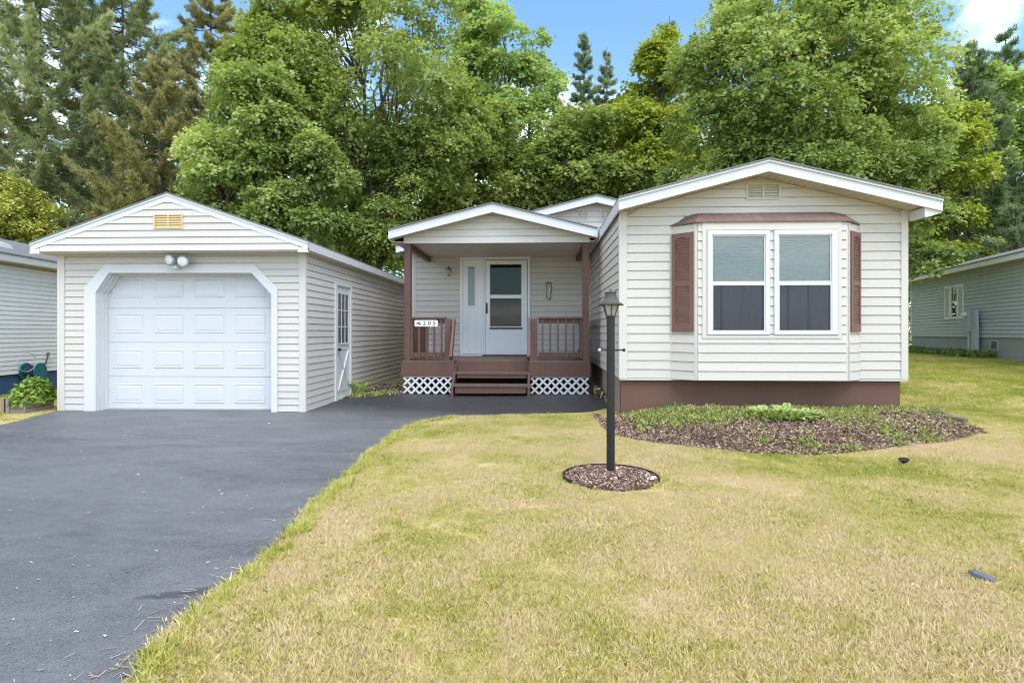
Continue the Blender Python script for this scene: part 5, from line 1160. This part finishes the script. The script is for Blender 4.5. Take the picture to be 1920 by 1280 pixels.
# ---- low plants
def rosette(name, label, cat, c, nleaf, ln, wd, m, seed, up=.6, zf=None, group=None, spread=.06):
    """a clump of broad curved leaves, each leaf its own part"""
    g = random.Random(seed); root = empty(name, c, label, cat, group)
    for i in range(nleaf):
        a = g.uniform(0, 6.283); l = ln * g.uniform(.6, 1.15); w_ = wd * g.uniform(.75, 1.2); el = up * g.uniform(.5, 1.4); d = Vector((math.cos(a), math.sin(a), 0)); s = Vector((-d.y, d.x, 0))
        o = Vector(c) + d * g.uniform(0, spread) * 1.5 + s * g.uniform(-spread, spread); mb = MB(); rows = []
        for t, wf in ((0, .08), (.2, .2), (.4, .8), (.62, 1), (.82, .65), (1, .03)):
            p = o + d * l * t * math.cos(el * .7) + Vector((0, 0, l * (math.sin(el) * t * 1.25 - .62 * t * t)))
            rows.append((p - s * w_ * wf + Vector((0, 0, .18 * w_ * wf)), p, p + s * w_ * wf + Vector((0, 0, .18 * w_ * wf))))
        k0 = 0
        for r0 in rows: mb.v += [tuple(q) for q in r0]
        for q in range(len(rows) - 1):
            for e in (0, 1): mb.f.append([q * 3 + e, q * 3 + e + 1, q * 3 + 4 + e, q * 3 + 3 + e])
        ob = mb.build('leaf', m, root, smooth=True)
        at_ = ob.data.attributes.new('tint', 'FLOAT', 'POINT'); tv = []
        for q in range(len(rows)): e = g.uniform(.75, 1); tv += [e, .25 + .1 * g.random(), e]
        at_.data.foreach_set('value', tv[:len(ob.data.vertices)])
    return root
hostam = leafmat('hosta_leaves', [(.09, .17, .025), (.22, .34, .06), (.66, .66, .36)], .2)
p = G(1483, 800); p.z = float(bedz(np.array([p.x]), np.array([p.y]))[0])
rosette('hosta', 'variegated green and white hosta in the mulch bed', 'plant', p + Vector((0, .25, 0)), 170, .21, .050, hostam, 5, 1.05, spread=.25)
p = G(1415, 775); p.z = float(bedz(np.array([p.x]), np.array([p.y]))[0])
limem = leafmat('lime_leaves', [(.13, .22, .03), (.25, .38, .05), (.42, .52, .10)], .3)
rosette('lime_plant', 'small lime green plant behind the variegated hosta', 'plant', at(1468, 762, 8.2) * 1 - Vector((0, 0, .12)), 14, .17, .04, limem, 6, .9)
dgm = leafmat('seedling_leaves', [(.03, .08, .04), (.06, .14, .07), (.12, .2, .11)], .2)
p = G(1595, 768); rosette('seedling', 'small dark green seedling against the brown foundation', 'plant', Vector((AX(1596, 8.4), 8.4, float(bedz(np.array([AX(1596, 8.4)]), np.array([8.4]))[0]))), 18, .12, .022, dgm, 7, .9)
p = Vector((AX(1262, 8.4), 8.4, float(bedz(np.array([AX(1262, 8.4)]), np.array([8.4]))[0]))); rosette('seedling', 'upright weed near the left end of the foundation', 'plant', p, 14, .16, .02, dgm, 8, 1.1)
wp = Vector((side_y(660) * 0 + gw1 + .16, side_y(659), float(gz(gw1 + .2, side_y(659)))))
rosette('lily_plant', 'arching strappy lily leaves beside the garage side door', 'plant', wp, 34, .48, .02, limem, 9, 1.15, spread=.07)
# raised-bed plant
root = empty('planter_plant', ((x0 + x1) / 2, (y0 + y1) / 2, zb_ + .19), 'bushy bright green plant growing in the wooden planter', 'plant') if False else None
fx0, fx1, fy0, fy1 = c0.x, c1.x, c1.y, c1.y + .55
root = empty('planter_plant', ((fx0 + fx1) / 2, (fy0 + fy1) / 2, zb_ + .19), 'bushy bright green plant growing in the wooden planter', 'plant')
g = np.random.default_rng(9); ns = 1500
cx_, cy_ = (fx0 + fx1) / 2 + .04, (fy0 + fy1) / 2; dd = unit(g.normal(size=(ns, 3))); dd[:, 2] = np.abs(dd[:, 2]); rr3 = g.uniform(.5, 1.05, (ns, 1))
P = np.array([cx_, cy_, zb_ + .17]) + dd * np.array([(fx1 - fx0) * .56, .36, .36]) * rr3
npmesh('foliage', leaves(P, unit(dd + g.normal(0, .4, (ns, 3)) + [0, 0, .4]), dd + g.normal(0, .5, (ns, 3)), g.uniform(.06, .12, ns), g.uniform(.016, .03, ns)).reshape(-1, 3), 4, leafmat('planter_leaves', [(.05, .12, .02), (.20, .33, .045), (.42, .52, .11)], .35), root, np.clip(g.normal(.55, .22, ns), 0, 1))
mb = MB()
for i in range(9): a_ = i * .7; mb.tube([(cx_ + .1 * math.cos(a_), cy_ + .08 * math.sin(a_), zb_ + .17), (cx_ + .25 * math.cos(a_), cy_ + .2 * math.sin(a_), zb_ + .42)], .006, 5)
mb.build('stem', limem, root)
# ground cover: weeds in the bed, at the grey house, litter beside the porch
def weeds(name, P, ln, wd, m, seed, label, cat, up=.8, tint=None):
    g = np.random.default_rng(seed); n_ = len(P); d = unit(g.normal(size=(n_, 3)) * [1, 1, .5] + [0, 0, up]); nr_ = unit(np.cross(d, g.normal(size=(n_, 3))))
    return tag(npmesh(name, leaves(P, nr_, d, ln * g.uniform(.5, 1.3, n_), wd * g.uniform(.6, 1.3, n_)).reshape(-1, 3), 4, m, None, np.clip(g.normal(.5, .22, n_), 0, 1) if tint is None else tint), label, cat, kind='stuff')
g = np.random.default_rng(15); n_ = 26000
n_ = 60000; x = g.uniform(hL, hR + 1.2, n_); y = g.uniform(5.4, 8.55, n_); k = inside(bed, x, y)
den = .5 + .5 * np.sin(x * 2.3 + 1.1 * np.sin(y * 2.1)) * np.sin(y * 2.9 + x) + .35 * np.sin(x * 9 + y * 7) * np.sin(y * 11 - x * 4)
wgt = ss(6.9, 7.9, y) * (1 - ss(5.0, 5.6, x)) * .9 + .12 + .5 * ss(.75, 1.0, den)
k &= g.uniform(0, 1, n_) < wgt * np.clip(den, 0, 1)
k &= g.uniform(0, 1, n_) < 1 - .6 * ss(3.6, 5.2, x)
P = np.stack([x[k], y[k], bedz(x[k], y[k]) + g.uniform(0, .03, k.sum())], -1)
weedm = leafmat('bed_weeds', [(.14, .17, .04), (.30, .35, .09), (.52, .50, .22)], .3)
weeds('bed_weeds', P, .05, .012, weedm, 16, 'sparse light green weeds sprouting through the mulch', 'weeds')
n_ = 5000; q_ = g.uniform(-1.0, qf, n_); o_ = np.abs(g.normal(0, .28, n_)) + .05; x = O2.x + u2.x * q_ + n2.x * o_; y = O2.y + u2.y * q_ + n2.y * o_
weeds('border_plants', np.stack([x, y, gz(x, y) + g.uniform(0, .16, n_)], -1), .14, .04, leafmat('border_leaves', DARKG, .3), 17, 'low dark green ground cover along the grey house skirting', 'ground cover')
n_ = 2600; x = g.uniform(gw1 + .02, -2.62, n_); y = g.uniform(10.85, 13.6, n_)
P = np.stack([x, y, gz(x, y) + .012 + g.uniform(0, .02, n_)], -1); tag(chips('leaf_litter', P, .03, M['gravel'], 18, .5, .5), 'dead leaves and pebbles on the ground between garage and porch', 'leaf litter', kind='stuff')
n_ = 700; x = g.uniform(gw1 + .1, -2.7, n_); y = g.normal(11.0, .12, n_); weeds('path_weeds', np.stack([x, y, gz(x, y)], -1), .09, .008, weedm, 19, 'thin grass and weeds at the asphalt edge beside the garage', 'weeds', 1.4)
n_ = 420; x = g.uniform(pR + .1, hL - .02, n_); y = g.uniform(10.4, 12.2, n_); P = np.stack([x, y, gz(x, y) + .01 + g.uniform(0, .08, n_)], -1); tag(chips('corner_litter', P, .05, M['gravel'], 20, .7, .5), 'dry leaves gathered in the dark corner between porch and house', 'leaf litter', kind='stuff')
for i, (a_, b_, s_) in enumerate(((1124, 742, .05), (1133, 735, .06))):
    p = G(a_, b_); pebble('stone', (p.x, p.y, p.z + .02), (s_, s_ * .8, s_ * .7), M['pale_stone'], ['small pale stone beside the right lattice panel', 'larger pale stone against the side foundation'][i], 'stone', 30 + i)

# ================================================================== LAWN BLADES
def tuft(seed, nb, rad, h, m='blades'):
    g = np.random.default_rng(seed); a = g.uniform(0, 6.283, nb); r = rad * np.sqrt(g.uniform(0, 1, nb)); P = np.stack([r * np.cos(a), r * np.sin(a), np.zeros(nb)], -1)
    d = unit(np.stack([g.normal(0, .55, nb), g.normal(0, .55, nb), np.ones(nb)], -1)); s = unit(np.cross(d, g.normal(size=(nb, 3)))); hh = (h * g.uniform(.45, 1.25, nb))[:, None]; wd = .0023 * g.uniform(.7, 1.5, (nb, 1))
    b2 = unit(d + np.stack([g.normal(0, .5, nb), g.normal(0, .5, nb), -np.abs(g.normal(0, .35, nb))], -1))
    m1 = P + d * hh * .55; tip = m1 + b2 * hh * .5
    V = np.stack([P - s * wd, P + s * wd, m1 + s * wd * .8, tip, m1 - s * wd * .8], 1)
    me_o = npmesh('grass_tuft', V.reshape(-1, 3), 5, M[m], None, g.uniform(0, 1, nb)); COL.objects.unlink(me_o); return me_o
tufts = [tuft(100 + i, 160, .085, .034) for i in range(5)]
M['fringe'] = leafmat('fringe_blades', [(.40, .42, .08), (.62, .60, .15), (.82, .74, .38)], .3)
fringe_t = [tuft(300 + i, 60, .06, .075, 'fringe') for i in range(3)]
far_t = [tuft(200 + i, 110, .20, .06) for i in range(3)]
houses = [[(gL - .05, GD - .05), (gR + .05, GD - .05), (gR + .05, GB), (gL - .05, GB)], [(hL, HD), (hR, HD), (hR, HB), (hL, HB)], [(-3.6, 9.6), (hL + .1, 9.6), (hL + .1, 19), (-3.6, 19)]]
def scatter(n, x0, x1, y0, y1, seed, avoid_edge=.0):
    g = np.random.default_rng(seed); x = g.uniform(x0, x1, n); y = g.uniform(y0, y1, n)
    k = ~inside(drive, x, y) & ~inside(bed, x, y) & (np.hypot(x - lc[0], y - lc[1]) > RINGR + .02)
    for h in houses: k &= ~inside(h, x, y)
    k &= ~((np.sin(x * 2.9 + 2 * np.sin(y * 1.7)) * np.sin(y * 3.3 + 1.5 * np.sin(x * 2.1)) > .90) & (g.uniform(0, 1, n) < .8))
    vis = np.abs(x + .045 * y) < .95 * y + .6; k &= vis
    return x[k], y[k], g
def grass_object(name, sets, label):
    """one object: points carrying tufts by geometry nodes"""
    P = []; S = []; K = []; A = []
    for x, y, g, sc_ in sets:
        P.append(np.stack([x, y, gz(x, y) - .004], -1)); S.append(sc_ * g.uniform(.7, 1.25, len(x))); A.append(g.uniform(0, 6.283, len(x)))
    P = np.concatenate(P); S = np.concatenate(S); A = np.concatenate(A)
    return P, S, A
def instancer(name, protos, P, S, A, label):
    me = bpy.data.meshes.new(name); me.vertices.add(len(P)); me.vertices.foreach_set('co', P.astype(np.float32).ravel())
    for nm, v in (('size', S), ('turn', A)): a = me.attributes.new(nm, 'FLOAT', 'POINT'); a.data.foreach_set('value', v.astype(np.float32))
    a = me.attributes.new('pick', 'INT', 'POINT'); a.data.foreach_set('value', (np.arange(len(P)) % len(protos)).astype(np.int32))
    me.materials.append(M['blades']); o = link(bpy.data.objects.new(name, me)); tag(o, label, 'grass', kind='stuff')
    ng = bpy.data.node_groups.new(name, 'GeometryNodeTree'); ng.interface.new_socket('Geometry', in_out='INPUT', socket_type='NodeSocketGeometry'); ng.interface.new_socket('Geometry', in_out='OUTPUT', socket_type='NodeSocketGeometry')
    n = ng.nodes; l = ng.links; gi = n.new('NodeGroupInput'); go = n.new('NodeGroupOutput'); jn = n.new('GeometryNodeJoinGeometry')
    def attr(nm, ty):
        q = n.new('GeometryNodeInputNamedAttribute'); q.data_type = ty; q.inputs[0].default_value = nm; return [s for s in q.outputs if s.enabled and s.name == 'Attribute'][0]
    m2p = n.new('GeometryNodeMeshToPoints'); l.new(gi.outputs[0], m2p.inputs[0])
    cbn = n.new('ShaderNodeCombineXYZ'); l.new(attr('turn', 'FLOAT'), cbn.inputs[2])
    for i, pr_ in enumerate(protos):
        oi = n.new('GeometryNodeObjectInfo'); oi.inputs['Object'].default_value = pr_
        cm = n.new('FunctionNodeCompare'); cm.data_type = 'INT'; cm.operation = 'EQUAL'
        ii = [s for s in cm.inputs if s.type == 'INT']; l.new(attr('pick', 'INT'), ii[0]); ii[1].default_value = i
        ip = n.new('GeometryNodeInstanceOnPoints'); l.new(m2p.outputs[0], ip.inputs['Points']); l.new(cm.outputs[0], ip.inputs['Selection']); l.new(oi.outputs['Geometry'], ip.inputs['Instance'])
        l.new(cbn.outputs[0], ip.inputs['Rotation']); l.new(attr('size', 'FLOAT'), ip.inputs['Scale']); l.new(ip.outputs[0], jn.inputs[0])
    l.new(jn.outputs[0], go.inputs[0]); md = o.modifiers.new('tufts', 'NODES'); md.node_group = ng; return o
s1 = scatter(16000, -3, 5.5, 1.7, 4.6, 51); s2 = scatter(26000, -3, 10.5, 4.6, 9.0, 52); s3 = scatter(5000, -13, -5.6, 8.0, 14.5, 53)
# taller fringe along the driveway edge
gE = np.random.default_rng(54); ex = []; ey = []
for a_, b_ in zip(edge, edge[1:]):
    d_ = math.dist(a_, b_); k = int(d_ * 70); t = gE.uniform(0, 1, k); nrm_ = np.array([b_[1] - a_[1], -(b_[0] - a_[0])]) / d_; o_ = gE.uniform(-.012, .06, k)
    ex.append(a_[0] + (b_[0] - a_[0]) * t + nrm_[0] * o_); ey.append(a_[1] + (b_[1] - a_[1]) * t + nrm_[1] * o_)
ex = np.concatenate(ex); ey = np.concatenate(ey); kk = ey < 8.6
P, S, A = grass_object('g', [(s1[0], s1[1], s1[2], 1.0), (s2[0], s2[1], s2[2], 1.0), (s3[0], s3[1], s3[2], 1.1), (ex[kk], ey[kk], gE, .85)], '')
S = S * (.8 + .35 * (np.sin(P[:, 0] * 3.1 + np.sin(P[:, 1] * 2.3)) * np.sin(P[:, 1] * 3.7 + P[:, 0]) + .25))
instancer('lawn_grass', tufts, P, S, A, 'short dry yellow-green turf of the front lawn')
kf = kk & (gE.uniform(0, 1, len(ex)) < .55)
P2, S2, A2 = grass_object('g', [(ex[kf], ey[kf], gE, .9)], '')
instancer('edge_grass', fringe_t, P2, S2, A2, 'longer yellow-green grass fringe along the driveway edge')
s4 = scatter(16000, 5.0, 24, 8.8, 26, 55); P, S, A = grass_object('g', [(s4[0], s4[1], s4[2], 1.0)], '')
instancer('side_lawn_grass', far_t, P, S, A, 'greener mown turf between the house and the grey neighbour')
# clippings blown on to the asphalt
g = np.random.default_rng(60); n_ = 420; i_ = g.integers(0, len(edge) - 3, n_); t = g.uniform(0, 1, n_)
x = np.array([edge[i][0] + (edge[i + 1][0] - edge[i][0]) * q for i, q in zip(i_, t)]) - np.abs(g.normal(0, .16, n_)) + .02; y = np.array([edge[i][1] + (edge[i + 1][1] - edge[i][1]) * q for i, q in zip(i_, t)])
tag(chips('grass_clippings', np.stack([x, y, gz(x, y) + .012 + g.uniform(0, .004, n_)], -1), .028, leafmat('straw', [(.30, .24, .13), (.45, .37, .22), (.6, .52, .36)], .1), 61, .12, .07), 'dry straw clippings along the driveway edge', 'clippings', kind='stuff')

n_ = 2600; x = g.uniform(-7, 1.2, n_); y = g.uniform(1.6, 10.6, n_); k = inside(drive, x, y) & (np.abs(x + .045 * y) < .95 * y + .3); x, y = x[k], y[k]
tag(chips('driveway_grit', np.stack([x, y, gz(x, y) + .0105 + g.uniform(0, .003, len(x))], -1), .009, leafmat('grit', [(.12, .11, .10), (.34, .30, .24), (.62, .56, .46)], 0), 62, .15, .45), 'fine grit and dry bits scattered over the driveway', 'grit', kind='stuff')
